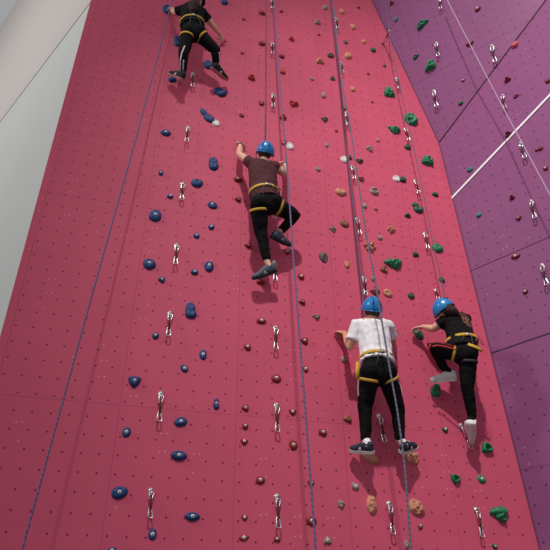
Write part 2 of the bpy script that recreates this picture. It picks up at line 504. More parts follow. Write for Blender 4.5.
B = 'leftmost quickdraw column'
HOLDS = {}
GROUP = 'blue climbing holds on the pink wall'
for a in [
 (166.8, 8.5, 8, 10, 'blue', 'jug', 'rounded blue climbing hold gripped by the left hand of the topmost climber', 0, False),
 (177.2, 40.5, 8, 11, 'blue', 'lobed', 'lumpy blue climbing hold beside the left hip of the topmost climber', 0, False),
 (208.5, 64, 10, 9, 'blue', 'jug', 'wide blue climbing hold just left of the right shoe of the topmost climber', 10, False),
 (172.5, 79, 8, 6, 'blue', 'oval', 'blue climbing hold half hidden under the left shoe of the topmost climber', 0, False),
 (220, 91.4, 12, 10, 'blue', 'lobed', 'two-lobed blue climbing hold just below the right shoe of the topmost climber', 50, False),
 (224.5, 1.5, 7, 6, 'blue', 'oval', 'blue climbing hold at the top picture edge, right of the topmost climber', -20, False),
 (207, 115.2, 9, 15, 'blue', 'twin', 'slanting double-bump blue climbing hold touching a white disc at its lower right', 38, False),
 (165.8, 132.3, 10, 8.5, 'blue', 'eye', 'eye-shaped blue climbing hold left of the second highest quickdraw in the leftmost column', 0, True),
 (213.3, 163.2, 10.5, 13, 'blue', 'lobed', 'bulky ribbed blue climbing hold, topmost one below the white disc on the left', 0, False),
 (160.8, 172.6, 5, 5.5, 'blue', 'round', 'tiny round blue climbing hold, upper left of the large eye-like dish holds', 0, True),
 (197.2, 182.6, 11.5, 9, 'blue', 'oval', 'oval blue climbing hold just upper right of the third highest left-column quickdraw', -5, False),
 (170.6, 196.1, 6.5, 5.5, 'blue', 'drop', 'small pointed blue climbing hold just left of the third highest left-column quickdraw', 0, True),
 (212.2, 204.5, 10, 8.5, 'blue', 'drop', 'wedge-shaped blue climbing hold left of the hips of the climber in maroon', 160, True),
 (155.4, 215, 12.7, 12, 'blue', 'round', 'large round blue climbing hold with bright bolt, upper of the two left-edge rounds', 0, True),
 (211.4, 226.7, 6, 5.8, 'blue', 'round', 'small round blue climbing hold level with the knee of the climber in maroon', 0, True),
 (196.6, 235.4, 5.8, 6, 'blue', 'round', 'small round blue climbing hold upper right of the fourth highest left-column quickdraw', 0, True),
 (149.4, 263.4, 13, 11, 'blue', 'oval', 'large domed blue climbing hold left of the fourth highest left-column quickdraw', 0, True),
 (209.2, 265.4, 11, 11.5, 'blue', 'drop', 'egg-shaped blue climbing hold left of the low foot of the climber in maroon', 90, True),
 (194.7, 271.8, 7, 6, 'blue', 'oval', 'small oval blue climbing hold just lower right of the fourth highest left-column quickdraw', -10, True),
 (162, 279.4, 8.5, 7.5, 'blue', 'tri', 'angular small blue climbing hold just below the large domed blue hold', 30, True),
 (190.5, 310.2, 12, 16, 'blue', 'lobed', 'tall blue climbing hold with a carved swirl, largest of the left route', 0, False),
 (155.7, 335.4, 6.8, 7, 'blue', 'round', 'round blue climbing hold just left of the third lowest left-column quickdraw', 0, True),
 (203.2, 354.4, 7.5, 10, 'blue', 'oval', 'upright oval blue climbing hold, upper right one of a close pair', 90, True),
 (184.7, 368.5, 8, 9, 'blue', 'drop', 'pointed blue climbing hold, lower left one of a close pair', -50, True),
 (134.5, 380.6, 15, 14, 'blue', 'tri', 'large shield-shaped blue climbing hold left of the second lowest left-column quickdraw', 0, True),
 (216.4, 403.4, 6.2, 11, 'blue', 'twin', 'slim peanut-shaped blue climbing hold left of a red triangular hold', 0, True),
 (181, 421.5, 12, 10, 'blue', 'oval', 'slanting oval blue climbing hold right of the second lowest left-column quickdraw', 25, True),
 (126.5, 432, 8.3, 10.5, 'blue', 'oval', 'upright oval blue climbing hold below the large shield-shaped one', 90, True),
 (179, 455.2, 15.5, 13, 'blue', 'eye', 'large eye-shaped blue climbing hold above the lowest left-column quickdraw, to its right', 0, True),
 (119.5, 492.2, 15.5, 13, 'blue', 'round', 'large rounded blue climbing hold left of the lowest left-column quickdraw', 10, True),
 (192.5, 516.3, 14.5, 11.5, 'blue', 'eye', 'large blue climbing hold with pointed left end, right of the lowest left-column quickdraw', 0, True),
 (152.6, 534.3, 7.8, 12, 'blue', 'oval', 'upright oval blue climbing hold directly below the lowest left-column quickdraw', 90, True),
 (112, 550.5, 9, 7, 'blue', 'round', 'blue climbing hold cut off by the bottom edge of the picture', 0, True),
]: hold('pink', *a[:7], *([]) , rot=a[7], bolt=a[8])

GROUP = 'red climbing holds on the pink wall'
for a in [
 (223.2, 39.8, 5.5, 4.5, 'red', 'round', 'dark little climbing hold gripped by the right hand of the topmost climber', 0, False),
 (262.2, 12.6, 6.5, 5, 'red', 'eye', 'topmost dark red oval climbing hold, just left of the upper ropes', -15, False),
 (243.6, 19, 3.5, 2.6, 'red', 'round', 'tiny red climbing hold, upper one left of the parallel ropes', 0, False),
 (281.4, 11.2, 3.6, 2.8, 'red', 'round', 'tiny red climbing hold at the top, right of the second quickdraw column', 0, False),
 (262.1, 43.2, 6, 5, 'red', 'round', 'round dark red climbing hold just left of the second highest second-column quickdraw', 0, False),
 (242.4, 53, 3.3, 2.6, 'red', 'round', 'tiny red climbing hold above the large red triangle, left of the ropes', 0, False),
 (292, 38.6, 6.5, 5, 'orangered', 'ring', 'small hollow red triangular climbing hold right of the ropes, uppermost hollow one', -20, False),
 (282.2, 56, 5.8, 5, 'red', 'drop', 'small dark red climbing hold right under the rope, above a brick red wedge', 0, False),
 (283, 70.8, 6.2, 8.3, 'orangered', 'tri', 'brick red wedge climbing hold touching the right-hand rope', 180, False),
 (252, 77, 8.5, 7, 'orangered', 'ring', 'large hollow red triangular climbing hold left of the ropes', -10, False),
 (261.7, 103, 5.2, 5.2, 'red', 'oval', 'dark red climbing hold left of the quickdraw above the blue helmet in maroon climber', 60, False),
 (294, 103, 8.5, 6.3, 'orangered', 'crag', 'angular brick red climbing hold up and right of the climber in maroon', 0, False),
 (283.2, 116.6, 8, 6, 'orangered', 'ring', 'brick red climbing hold crossed by the rope above the white disc', 10, False),
 (241.4, 115, 5, 4.3, 'red', 'drop', 'small dark red climbing hold above the raised left hand in maroon shirt', 150, False),
 (283.8, 141.5, 6, 7, 'orangered', 'oval', 'brick red climbing hold beside the white disc near the right hand in maroon shirt', 90, False),
 (238.3, 178.9, 8, 6, 'red', 'oval', 'dark red oval climbing hold beside the maroon shirt, upper of two', 0, True),
 (238.5, 199, 7.5, 7, 'red', 'tri', 'dark red triangular climbing hold beside the harness belt in maroon shirt', 30, True),
 (248.5, 245.2, 7.5, 6.5, 'red', 'tri', 'red triangular climbing hold left of the straight shin of the climber in maroon', 30, True),
 (287.6, 251.4, 6, 6.2, 'red', 'round', 'red climbing hold just under the raised right shoe of the climber in maroon', 0, True),
 (261, 281.5, 8, 6, 'red', 'oval', 'dark red climbing hold under the low left shoe of the climber in maroon', 0, False),
 (301.3, 276.2, 6.5, 6.6, 'red', 'round', 'red climbing hold just right of the rope, below the climber in maroon', 0, True),
 (302.5, 301.6, 7.6, 7, 'red', 'tri', 'angular dark red climbing hold just right of the rope, above the bigger one', 50, True),
 (261.5, 320.6, 9, 6.2, 'red', 'oval', 'half-moon red climbing hold upper left of the third lowest second-column quickdraw', 0, True),
 (247.6, 346.7, 7, 7, 'red', 'round', 'round red climbing hold left of the third lowest second-column quickdraw', 0, True),
 (304.8, 340.3, 9.5, 9.3, 'red', 'tri', 'biggest red climbing hold right of the rope, left of the hand in white shirt', 20, True),
 (305.7, 368.8, 5, 7, 'red', 'oval', 'small upright oval red climbing hold against the right side of the rope', 90, True),
 (276.4, 378, 9.2, 9.2, 'red', 'round', 'large round red climbing hold between two quickdraws of the second column', 0, True),
 (245.7, 407.6, 9, 8.5, 'red', 'tri', 'red triangular climbing hold pointing left, right of the peanut-shaped blue hold', 35, True),
 (292.8, 411.6, 9, 8, 'red', 'tri', 'red triangular climbing hold right of the second lowest second-column quickdraw', 0, True),
 (245.5, 425.6, 7, 7, 'red', 'drop', 'dark red climbing hold, upper of a tight pair left of the second column', 50, True),
 (244.2, 441.4, 9, 7.5, 'red', 'tri', 'dark red triangular climbing hold, lower of a tight pair left of the second column', 0, True),
 (293.4, 444.8, 8.3, 10, 'red', 'round', 'upright egg-shaped red climbing hold left of the lower rope', 0, True),
 (323, 432.2, 8.5, 7, 'red', 'oval', 'slanting oval red climbing hold alone left of the shoes in white shirt climber', -30, True),
 (260.5, 479.9, 8.6, 8.8, 'red', 'round', 'round red climbing hold upper left of the lowest second-column quickdraw', 0, True),
 (311, 482.7, 8, 7.8, 'red', 'tri', 'dark red climbing hold crossed by the lower rope, upper of two', 0, True),
 (244.6, 517.4, 7.8, 7.3, 'red', 'tri', 'small red climbing hold left of the lowest second-column quickdraw', 0, True),
 (244, 537.6, 10, 7.2, 'red', 'eye', 'wide pointed red climbing hold near the bottom, left of the second column', 12, True),
 (277, 538.8, 8, 8, 'red', 'tri', 'red climbing hold directly below the lowest second-column quickdraw', 60, True),
 (311.7, 520.8, 10.3, 10, 'red', 'round', 'large dark red climbing hold behind the rope near the bottom', 0, True),
 (319, 34.5, 3, 2.4, 'red', 'round', 'tiny red climbing hold below the upper grey holds left of the third column', 0, False),
 (358.7, 7.2, 3, 2.2, 'red', 'round', 'tiny red climbing hold at the top between tan holds and the purple wall', 0, False),
 (368.5, 73.8, 2.8, 2.4, 'red', 'round', 'tiny red climbing hold right of the largest upper tan hold', 0, False),
 (336.5, 130.6, 3, 2.8, 'red', 'round', 'tiny dark red climbing hold left of the third-column rope, mid height', 0, False),
 (372.2, 101.6, 3, 2.6, 'brown', 'round', 'tiny brown climbing hold left of the two big green holds', 0, False),
]: hold('pink', *a[:7], rot=a[7], bolt=a[8])

GROUP = 'grey climbing holds on the pink wall'
for a in [
 (325.3, 6.9, 5, 5.5, 'grey', 'round', 'topmost small grey climbing hold left of the third rope pair', 0, False),
 (317.4, 21.8, 6, 5, 'grey', 'crag', 'grey climbing hold near the top, furthest left of the grey ones there', 0, False),
 (345.8, 42, 4, 3.8, 'dark', 'round', 'small grey climbing hold between two quickdraws, right of the third rope', 0, False),
 (330.6, 55, 7, 5.2, 'dark', 'drop', 'slanting dark grey climbing hold above a tan one, left of third rope', 200, False),
 (312, 78.6, 4.4, 3.6, 'grey', 'drop', 'tiny pale grey climbing hold below a tan hold, left of third column', 150, False),
 (332.8, 78, 4.8, 5.2, 'dark', 'crag', 'small nearly black climbing hold below the slanting grey hold', 0, False),
 (323.6, 94.8, 5, 6, 'grey', 'round', 'round light grey climbing hold, level with the upper red triangle holds', 0, False),
 (324.9, 118.8, 6, 5.2, 'dark', 'crag', 'dark speckled grey climbing hold left of the third-column rope, mid height', 0, False),
 (326.8, 144.5, 4.3, 4.6, 'grey', 'drop', 'small grey climbing hold upper left of the white disc by third rope', 90, False),
 (318, 168.6, 5.3, 5.2, 'grey', 'drop', 'grey climbing hold lower left of the white disc by the third rope', 130, False),
 (370, 148, 6, 6.8, 'grey', 'crag', 'grey climbing hold lower left of a little tan hold, right of third rope', 0, False),
 (359.8, 160.5, 6.4, 5, 'dark', 'crag', 'dark grey climbing hold right of the white disc and rope', 0, False),
 (374.6, 190.6, 8.3, 8.3, 'grey', 'rough', 'rough speckled grey climbing hold left of the white disc with green hold', 0, False),
 (364.7, 205.5, 4.8, 5.2, 'grey', 'round', 'small grey climbing hold beside the rope, left of a tiny rose one', 0, False),
 (333.3, 228.7, 6, 6.2, 'grey', 'crag', 'small grey climbing hold below left of the second oval tan hold', 0, False),
 (380.3, 237.5, 4.6, 4.8, 'grey', 'round', 'tiny pale climbing hold between a tan cluster hold and big green hold', 0, False),
 (323.8, 256.4, 8.3, 11, 'dark', 'rough', 'big upright speckled grey climbing hold, largest of the grey ones', 0, False),
 (373.6, 278.5, 5, 5, 'grey', 'round', 'small round grey climbing hold behind the rope above the white-shirt climber', 0, False),
 (316.8, 316.3, 6.3, 5.8, 'grey', 'crag', 'small pale grey climbing hold left of the helmet of the white-shirt climber', 0, False),
 (344.1, 359.6, 6.6, 7, 'grey', 'drop', 'grey climbing hold under the left elbow of the white-shirt climber', -60, False),
 (355.7, 486.4, 8, 8.6, 'grey', 'drop', 'grey egg-shaped climbing hold below the left shoe of white-shirt climber', -45, True),
 (328, 540.4, 8.6, 9.5, 'grey', 'tri', 'pointed grey climbing hold at the bottom, right of the lower rope', 180, True),
 (406.8, 544, 5, 9, 'grey', 'drop', 'slim grey climbing hold at the bottom beside the rope', 90, False),
]: hold('pink', *a[:7], rot=a[7], bolt=a[8])

GROUP = 'tan and brown climbing holds on the pink wall'
for a in [
 (342, 11, 5.2, 5.6, 'tan', 'round', 'topmost tan climbing hold just right of the third rope pair', 0, False),
 (353.2, 26.3, 5, 5.6, 'tan', 'round', 'tan climbing hold below right of the topmost tan one', 0, False),
 (363.8, 41, 4.2, 4.6, 'tan', 'oval', 'small tan climbing hold left of the bent quickdraw at the purple edge', 0, False),
 (348.5, 55.2, 6.6, 7.6, 'tan', 'jug', 'largest upper tan climbing hold, right of the third-column rope', -20, False),
 (320, 60.4, 7.5, 6, 'tan', 'crag', 'tan climbing hold left of the rope, below the slanting grey hold', 0, False),
 (352.8, 88.6, 4.8, 5.4, 'tan', 'round', 'small tan climbing hold left of the highest big green hold', 0, False),
 (344.3, 107.8, 4.6, 5, 'brown', 'round', 'small brown climbing hold right above a third-column quickdraw', 0, False),
 (377.6, 139.8, 4.6, 4.2, 'tan', 'drop', 'little tan climbing hold left of the greens, upper right of a grey one', 180, False),
 (349.8, 157, 5, 5, 'brown', 'crag', 'brown climbing hold touching the right of a white disc', 0, False),
 (361.5, 178.5, 6.4, 5, 'brown', 'crag', 'brown climbing hold right of the quickdraw below the white disc', -15, False),
 (341, 191.6, 11, 7.6, 'tan', 'oval', 'upper of two oval tan climbing holds left of the third rope', -12, False),
 (344.8, 223, 8.5, 7.8, 'brown', 'oval', 'lower of two oval brown climbing holds left of the third rope', -20, False),
 (375.8, 208.2, 4, 4.2, 'pinkish', 'round', 'tiny rose climbing hold below the rough speckled grey hold', 0, False),
 (391.7, 229, 7.6, 7, 'tan', 'flower', 'orange lumpy climbing hold above the wide green hold', 0, False),
 (370.5, 245.4, 11.5, 11.5, 'tan', 'flower', 'large star-like tan climbing hold with the rope crossing it', 0, False),
 (347, 263.8, 6, 8, 'tan', 'drop', 'small upright tan climbing hold left of the third rope, above the helmet', 90, False),
 (384.4, 268.8, 7, 8, 'brown', 'crag', 'brown knobbly climbing hold lower left of the wide green hold', 0, False),
 (375.8, 291.3, 9, 7, 'brown', 'crag', 'brown climbing hold right above the helmet of the white-shirt climber', 0, False),
 (387.6, 292.4, 9.4, 9.2, 'tan', 'drop', 'smooth tan climbing hold upper right of the helmet of the white-shirt climber', 150, False),
 (348, 418.6, 10, 9.4, 'brown', 'tri', 'brown wedge climbing hold left of the left shin in white-shirt climber', 165, False),
 (342, 336, 9, 7, 'tan', 'crag', 'tan climbing hold gripped by the left hand of the white-shirt climber', 0, False),
 (394.5, 330.5, 6, 6.5, 'tan', 'crag', 'small tan climbing hold gripped by the right hand of the white-shirt climber', 0, False),
 (371, 457.6, 15, 10.5, 'tan', 'oval', 'smooth orange-tan climbing hold under the left shoe of the white-shirt climber', -20, False),
 (412.6, 456.4, 12, 15, 'tan', 'rough', 'rough tan climbing hold under the right shoe of the white-shirt climber', 0, False),
 (372.2, 504.3, 10.5, 18.5, 'tan', 'rough', 'tall tan textured climbing hold left of the lowest third-column quickdraw', 0, False),
 (341.6, 504, 6.6, 8.6, 'grey', 'crag', 'small beige climbing hold left of the tall tan textured one', 0, False),
 (417, 506.8, 13.5, 18, 'tan', 'rough', 'big tan swirled climbing hold with rope, right of the lowest third-column quickdraw', 40, False),
 (420.4, 525.7, 5, 6, 'brown', 'round', 'small brown climbing hold below the big tan swirled one', 0, True),
]: hold('pink', *a[:7], rot=a[7], bolt=a[8])

GROUP = 'green climbing holds on the pink wall'
for a in [
 (373.4, 49.6, 5, 4.6, 'darkgreen', 'round', 'small dark green climbing hold below left of the bent quickdraw at the edge', 0, False),
 (384.6, 65.5, 3, 3.2, 'darkgreen', 'round', 'tiny green climbing hold above the highest big green hold', 0, False),
 (389.6, 91.5, 10, 11, 'green', 'crag', 'highest big craggy green climbing hold on the pink wall', 0, False),
 (411.6, 118.2, 12.6, 12, 'green', 'rough', 'biggest round craggy green climbing hold nearest the purple wall', 0, False),
 (395, 128.9, 11, 7.6, 'green', 'crag', 'wide craggy green climbing hold left of a fourth-column quickdraw', -10, False),
 (407.8, 146.7, 5.8, 5.6, 'darkgreen', 'round', 'small dark green climbing hold right below the fourth-column quickdraw', 0, False),
 (428, 160, 11, 10, 'green', 'crag', 'green climbing hold with a pointed corner close below the three-wall corner', 0, False),
 (403, 179, 7.2, 5.6, 'darkgreen', 'oval', 'dark green oval climbing hold attached right of a white disc', 0, False),
 (417.5, 207, 9.5, 10.5, 'darkgreen', 'twin', 'dark green double climbing hold between two fourth-column quickdraws', 25, False),
 (435.5, 194, 5.6, 4.7, 'darkgreen', 'oval', 'small dark green climbing hold left of the white strip start', 0, False),
 (408, 215, 5.6, 5, 'darkgreen', 'crag', 'tiny dark green climbing hold lower left of the double green one', 0, False),
 (394.5, 262.4, 16.5, 11, 'green', 'crag', 'widest craggy green climbing hold, above and between the two lower climbers', 0, False),
 (438, 247.6, 10, 9.4, 'green', 'jug', 'green pocketed climbing hold above the black-shirt climber, beside the rope', 0, False),
 (416, 254.1, 6, 5.4, 'darkgreen', 'crag', 'small dark green climbing hold right of the widest green hold', 0, False),
 (442.2, 279.7, 5.4, 5.2, 'darkgreen', 'round', 'small green climbing hold behind the rope above the black-shirt climber', 0, False),
 (411.5, 295.6, 6.4, 6.2, 'darkgreen', 'oval', 'dark green climbing hold between the helmets of the two lower climbers', -20, False),
 (419.2, 334.2, 8.5, 10, 'darkgreen', 'oval', 'dark green climbing hold gripped by the black-shirt climber', -60, False),
 (436.4, 389.8, 9.6, 13.5, 'green', 'twin', 'bright green climbing hold under the raised white shoe', -25, False),
 (445.4, 429.6, 7.3, 6, 'darkgreen', 'tri', 'small dark green climbing hold left of the lower white shoe', 0, True),
 (487.6, 447.6, 13, 13, 'green', 'ring', 'hooked green climbing hold right below the lower white shoe', 10, False),
 (456, 478.3, 11, 11.5, 'green', 'ring', 'green heart-shaped climbing hold, left one of a level pair', 160, False),
 (481.8, 479, 8, 7.5, 'green', 'oval', 'small green climbing hold, right one of a level pair', -15, True),
 (501, 513, 17, 15.5, 'green', 'crag', 'biggest square-ish green climbing hold at lower right, right of the lowest quickdraw', 0, False),
 (495, 546.2, 6.3, 7, 'darkgreen', 'tri', 'small green climbing hold at the bottom edge under the big square-ish one', 0, True),
]: hold('pink', *a[:7], rot=a[7], bolt=a[8])

GROUP = 'white discs on the pink wall'
hold('pink', 216, 123, 7, 6.6, 'white', 'disc', 'white round disc below the double-bump blue hold on the left')
hold('pink', 290, 146, 6.8, 6.4, 'white', 'disc', 'white round disc right of the helmet of the maroon-shirt climber')
hold('pink', 344, 159.2, 6.2, 5.6, 'white', 'disc', 'white round disc beside the dark strand of the third-column rope')
hold('pink', 396.5, 178.6, 6.2, 5.6, 'white', 'disc', 'white round disc left of the dark green oval hold')

GROUP = 'holds on the upper purple wall'
for a in [
 (421.5, 23.5, 12, 8.5, 'green', 'crag', 'ragged green climbing hold, topmost big one on the upper purple wall', 20, False),
 (396, 19, 4.5, 5.5, 'teal', 'drop', 'small teal climbing hold near the top left of the purple wall', 60, False),
 (415.3, 56.6, 6, 5.4, 'darkgreen', 'drop', 'small dark green climbing hold left of the lower big green one on purple', 200, False),
 (430, 65, 10, 12.5, 'green', 'crag', 'tall craggy green climbing hold beside a quickdraw on the upper purple wall', -35, False),
 (391.3, 2.8, 4.8, 6, 'maroon', 'ring', 'maroon climbing hold at the top left tip of the purple wall', 0, False),
 (460.6, 102.8, 4.6, 4.2, 'darkgreen', 'round', 'tiny dark green climbing hold above the diagonal crease of the purple walls', 0, False),
 (477.5, 8.5, 5.2, 5.6, 'maroon', 'round', 'round maroon climbing hold near the top edge of the purple wall', 0, True),
 (469.6, 43.4, 8.5, 5.4, 'maroon', 'tri', 'flat triangular maroon climbing hold crossed by the pale rope', 0, False),
 (462.9, 80.3, 3.3, 3, 'maroon', 'round', 'tiny maroon climbing hold left of the pale rope above the crease', 0, True),
]: hold('up', *a[:7], rot=a[7], bolt=a[8])
GROUP = 'holds on the lower purple wall'
for a in [
 (514.6, 44.2, 7, 7, 'pinkish', 'jug', 'rose climbing hold just right of the diagonal crease', 0, False),
 (507, 79.2, 7, 6.6, 'maroon', 'ring', 'maroon curled climbing hold above the quickdraw below the crease', 0, False),
 (515.6, 96, 5.4, 4.2, 'maroon', 'drop', 'small maroon climbing hold right of the quickdraw below the crease', 180, False),
 (548, 80.4, 5.4, 5, 'maroon', 'round', 'maroon climbing hold at the right picture edge above the white strip', 0, False),
 (507.8, 134, 8.4, 7.2, 'maroon', 'ring', 'hollow maroon climbing hold just above the white strip', 20, False),
 (538.6, 149, 7.2, 4.2, 'maroon', 'twin', 'flat maroon climbing hold right of the quickdraw under the white strip', 80, False),
 (545.5, 168, 5.3, 5, 'maroon', 'tri', 'small maroon climbing hold at the right edge below the flat maroon one', 0, True),
 (511.6, 197, 6, 6, 'maroon', 'ring', 'maroon climbing hold, upper of two left of the middle purple-wall quickdraw', 0, False),
 (518.4, 218, 6.5, 4.8, 'maroon', 'tri', 'maroon climbing hold, lower of two left of the middle purple-wall quickdraw', 0, True),
 (515.4, 256, 8, 5, 'maroon', 'oval', 'flat oval maroon climbing hold just below the upper dark seam', 0, True),
 (525, 291.4, 5, 4.8, 'maroon', 'round', 'small round maroon climbing hold, lowest on the purple wall', 0, True),
 (469.6, 169.2, 5.6, 5.4, 'teal', 'oval', 'small teal climbing hold just above the lower end of the white strip', 60, False),
 (478.6, 214.8, 5, 5, 'teal', 'round', 'small round teal climbing hold below the white strip', 0, False),
]: hold('low', *a[:7], rot=a[7], bolt=a[8])

# -------------------------------------------------------------- quickdraws
M_SLING = mat('dark red sling webbing', (74, 22, 34), 0.9, var=0.2, scale=200)
M_RUB = mat('black rubber keeper', (24, 22, 26), 0.8)
def biner_pts(L, w):
    pts = []
    prof = [(-.02, 0.0), (.25, .02), (.42, .10), (.58, .28), (.82, .58), (1.0, .80), (.92, .93), (.6, .99), (.1, 1.0), (-.45, .97), (-.68, .88), (-.62, .66), (-.52, .14), (-.3, .02)]
    return [V((w * a * 0.5, -L * b, 0)) for a, b in prof]
def make_quickdraw():
    """local: origin at bolt, -y down, z out; nominal length 0.28"""
    root = bpy.data.objects.new('quickdraw', None); COL.objects.link(root)
    hp = MB(); n = 18
    hp.rings([[V((0.024 * math.cos(2 * math.pi * j / n), 0.024 * math.sin(2 * math.pi * j / n) - (0.014 if math.sin(2 * math.pi * j / n) < -0.3 else 0), z)) for j in range(n)] for z in (-0.002, 0.005)])
    hp.tube([(0.012 * math.cos(a), -0.040 + 0.013 * math.sin(a), 0.014) for a in [2 * math.pi * j / 12 for j in range(12)]], 0.004, 6, closed=True)
    link('hanger', hp.mesh(), M_STEEL, root)
    bt = MB(); bt.cyl((0, 0, 0.004), (0, 0, 0.014), 0.012, 0.011, 6); link('bolt', bt.mesh(), M_BOLT, root)
    for s, y, L in ((1, -0.034, 0.072), (-1, -0.192, 0.093)):
        fl = 1 if s == 1 else -1
        pts = [V((p.x, p.y + y, 0.022)) for p in biner_pts(L, 0.052)]
        if s == 1: pts = [V((p.x, 2 * (y - L / 2) - p.y, 0.022)) for p in pts]
        mb = MB(); mb.tube(pts, 0.0058, 7, closed=True); c = link('carabiner', mb.mesh(), M_STEEL, root)
        g = MB(); g.tube([pts[9] + V((0, 0, 0.001)), pts[12] + V((0.001, 0, 0.001))], 0.0052, 6); link('gate', g.mesh(), M_STEEL, c)
    sl = MB()
    sl.strap([(0.002, -0.094, 0.026), (0.002, -0.15, 0.027), (0.002, -0.204, 0.026)], [(0, 0, 1)] * 3, 0.0085, 0.004)
    link('sling', sl.mesh(), M_SLING, root)
    kp = MB(); kp.box((0.002, -0.197, 0.026), (0.022, 0.018, 0.014)); link('keeper', kp.mesh(), M_RUB, root)
    return root
QD = make_quickdraw(); qd_used = [False]
def quickdraw(face, x0, y0, x1, y1, label, group, tilt_off=0.03):
    global QD
    if not qd_used[0]: q = QD; qd_used[0] = True
    else:
        q = QD.copy(); COL.objects.link(q)
        for ch in list(QD.children):
            c = ch.copy(); COL.objects.link(c); c.parent = q
            for g in ch.children:
                d = g.copy(); COL.objects.link(d); d.parent = c
    o, R = FACETS[face]; n = R.col[2]
    a = fhit(face, x0, y0); b = fhit(face, x1, y1, tilt_off)
    yv = (a - b); L = yv.length; yv.normalize()
    zv = (n - yv * n.dot(yv)).normalized(); xv = yv.cross(zv)
    s = L / 0.285
    Rm = Matrix((xv * min(max(s, 0.9), 1.15), yv * s, zv)).transposed()
    q.matrix_world = Matrix.Translation(a + n * 0.003) @ Rm.to_4x4()
    tag(q, label, 'quickdraw', group)
    return q
ordn = ['lowest', 'second lowest', 'third lowest', 'fourth lowest', 'fifth lowest', 'sixth lowest', 'seventh lowest', 'eighth lowest']
cols_q = {
 'leftmost': [(151, 490, 149.5, 519), (161, 393.5, 158.5, 422.4), (170, 313, 167.6, 337), (176.7, 245, 174.8, 265.5), (182.6, 183.5, 181.2, 201), (188, 127.5, 186, 143), (192.7, 74, 192, 88)],
 'second': [(277, 496, 277.5, 529), (276.3, 405, 276.5, 433), (275.4, 327.5, 275, 350.5), (274.7, 262, 274.4, 282), (273.5, 205, 273.7, 220), (272.6, 94.5, 272.7, 108), (271.8, 43.5, 271.9, 55), (271.8, 0, 272, 9.5)],
 'third': [(388.7, 503, 392, 535), (379, 416, 383.5, 443.5), (363, 277.5, 365, 296.5), (356.6, 219, 359.2, 235.5), (351.5, 167, 353.7, 180.5), (346, 113, 347.5, 126.5), (340.6, 63, 341.8, 74), (335.5, 18.5, 337.2, 30)],
 'fourth': [(475.7, 509, 481, 538), (460.5, 425, 470, 449.5), (434.8, 290, 437, 300.5), (424, 233.5, 427, 250), (414.6, 181, 418, 195), (404.8, 129, 408.2, 142), (396.3, 78.5, 398.7, 90)],
}
extra = {('leftmost', 6): ', between the shoes of the topmost climber', ('second', 3): ', behind the low shoe in maroon', ('second', 4): ', behind the hips in maroon',
         ('third', 1): ', between the white-shirt legs', ('fourth', 1): ', slanting beside the lower white shoe', ('fourth', 2): ', above the black-shirt helmet', ('third', 2): ', above the white-shirt helmet'}
for cn, lst in cols_q.items():
    for i, q in enumerate(lst):
        quickdraw('pink', *q, '%s quickdraw of the %s pink-wall column%s' % (ordn[i] if i < len(lst) - 1 else 'highest visible', cn, extra.get((cn, i), '')), 'quickdraws of the %s column' % cn)
# the one pulled sideways by the rope
quickdraw('pink', 383, 44, 389, 32.5, 'quickdraw pulled up sideways by the rope at the purple wall edge', 'quickdraws of the fourth column', 0.32)
for q, t in [((440, -1, 441, 10), 'topmost quickdraw on the purple wall, cut by the top edge'), ((436.3, 43, 438.6, 57), 'quickdraw on the upper purple wall beside the tall green hold'),
             ((433.8, 91, 437, 108), 'quickdraw on the upper purple wall nearest the pink wall corner'), ((491.8, 46, 495.4, 63), 'quickdraw on the upper purple wall just above the crease')]:
    quickdraw('up', *q, t, 'quickdraws on the purple walls')
for q, t in [((502.6, 95.5, 505.7, 109), 'quickdraw on the lower purple wall right below the crease'), ((520.8, 143, 525.6, 159), 'quickdraw on purple just under the white strip, by the pale rope'),
             ((531.3, 201, 535.4, 219), 'quickdraw on purple just above the upper dark seam, near right edge'), ((542, 265, 547.3, 286), 'lowest quickdraw on purple, under the upper dark seam at right edge')]:
    quickdraw('low', *q, t, 'quickdraws on the purple walls')

# ------------------------------------------------------------------- ropes
def rope_mat(name, rgb, rgb2, rough=0.8):
    m, nt, b = new_mat(name); k = N(nt)
    tc = nt.nodes.new('ShaderNodeTexCoord'); sp = nt.nodes.new('ShaderNodeSeparateXYZ'); nt.links.new(tc.outputs['Object'], sp.inputs[0])
    z = k.m('FRACT', k.m('MULTIPLY', k.m('ADD', sp.outputs['Z'], k.m('MULTIPLY', sp.outputs['X'], 1.0)), 22.0))
    col = k.mix(k.m('MULTIPLY', k.m('GREATER_THAN', z, 0.6), 0.7), lin(rgb), lin(rgb2))
    nt.links.new(col, b.inputs['Base Color']); b.inputs['Roughness'].default_value = rough
    return m
R_BLUE = rope_mat('blue kernmantle rope', (94, 80, 116), (124, 112, 152))
R_DARK = rope_mat('dark grey rope', (92, 70, 96), (128, 104, 132))
R_GREY = rope_mat('slate rope', (84, 84, 104), (118, 120, 142))
R_PALE = rope_mat('pale lilac rope', (176, 150, 180), (206, 190, 208))
def rope(pts, material, label, r=0.0075):
    """pts in world space"""
    # densify
    dn = []
    for a, b in zip(pts, pts[1:]):
        for i in range(12): dn.append(a.lerp(b, i / 12))
    dn.append(pts[-1])
    for _ in range(6):
        dn = [dn[0]] + [(dn[i - 1] + dn[i] * 2 + dn[i + 1]) / 4 for i in range(1, len(dn) - 1)] + [dn[-1]]
    mb = MB(); mb.tube(dn, r, 8)
    return tag(build('rope', mb, material), label, 'rope', 'ropes hanging in front of the walls')
def slope_rope(pix, o_top, slope, y_floor=None):
    """points seen at pixels, leaving the wall by `slope` metres per metre of height below TOP"""
    out = []
    for (x, y) in pix:
        off = o_top
        for _ in range(20):
            p = P(x, y, off); off = o_top + slope * (12.6 - p.z)
        out.append(P(x, y, off))
    return out
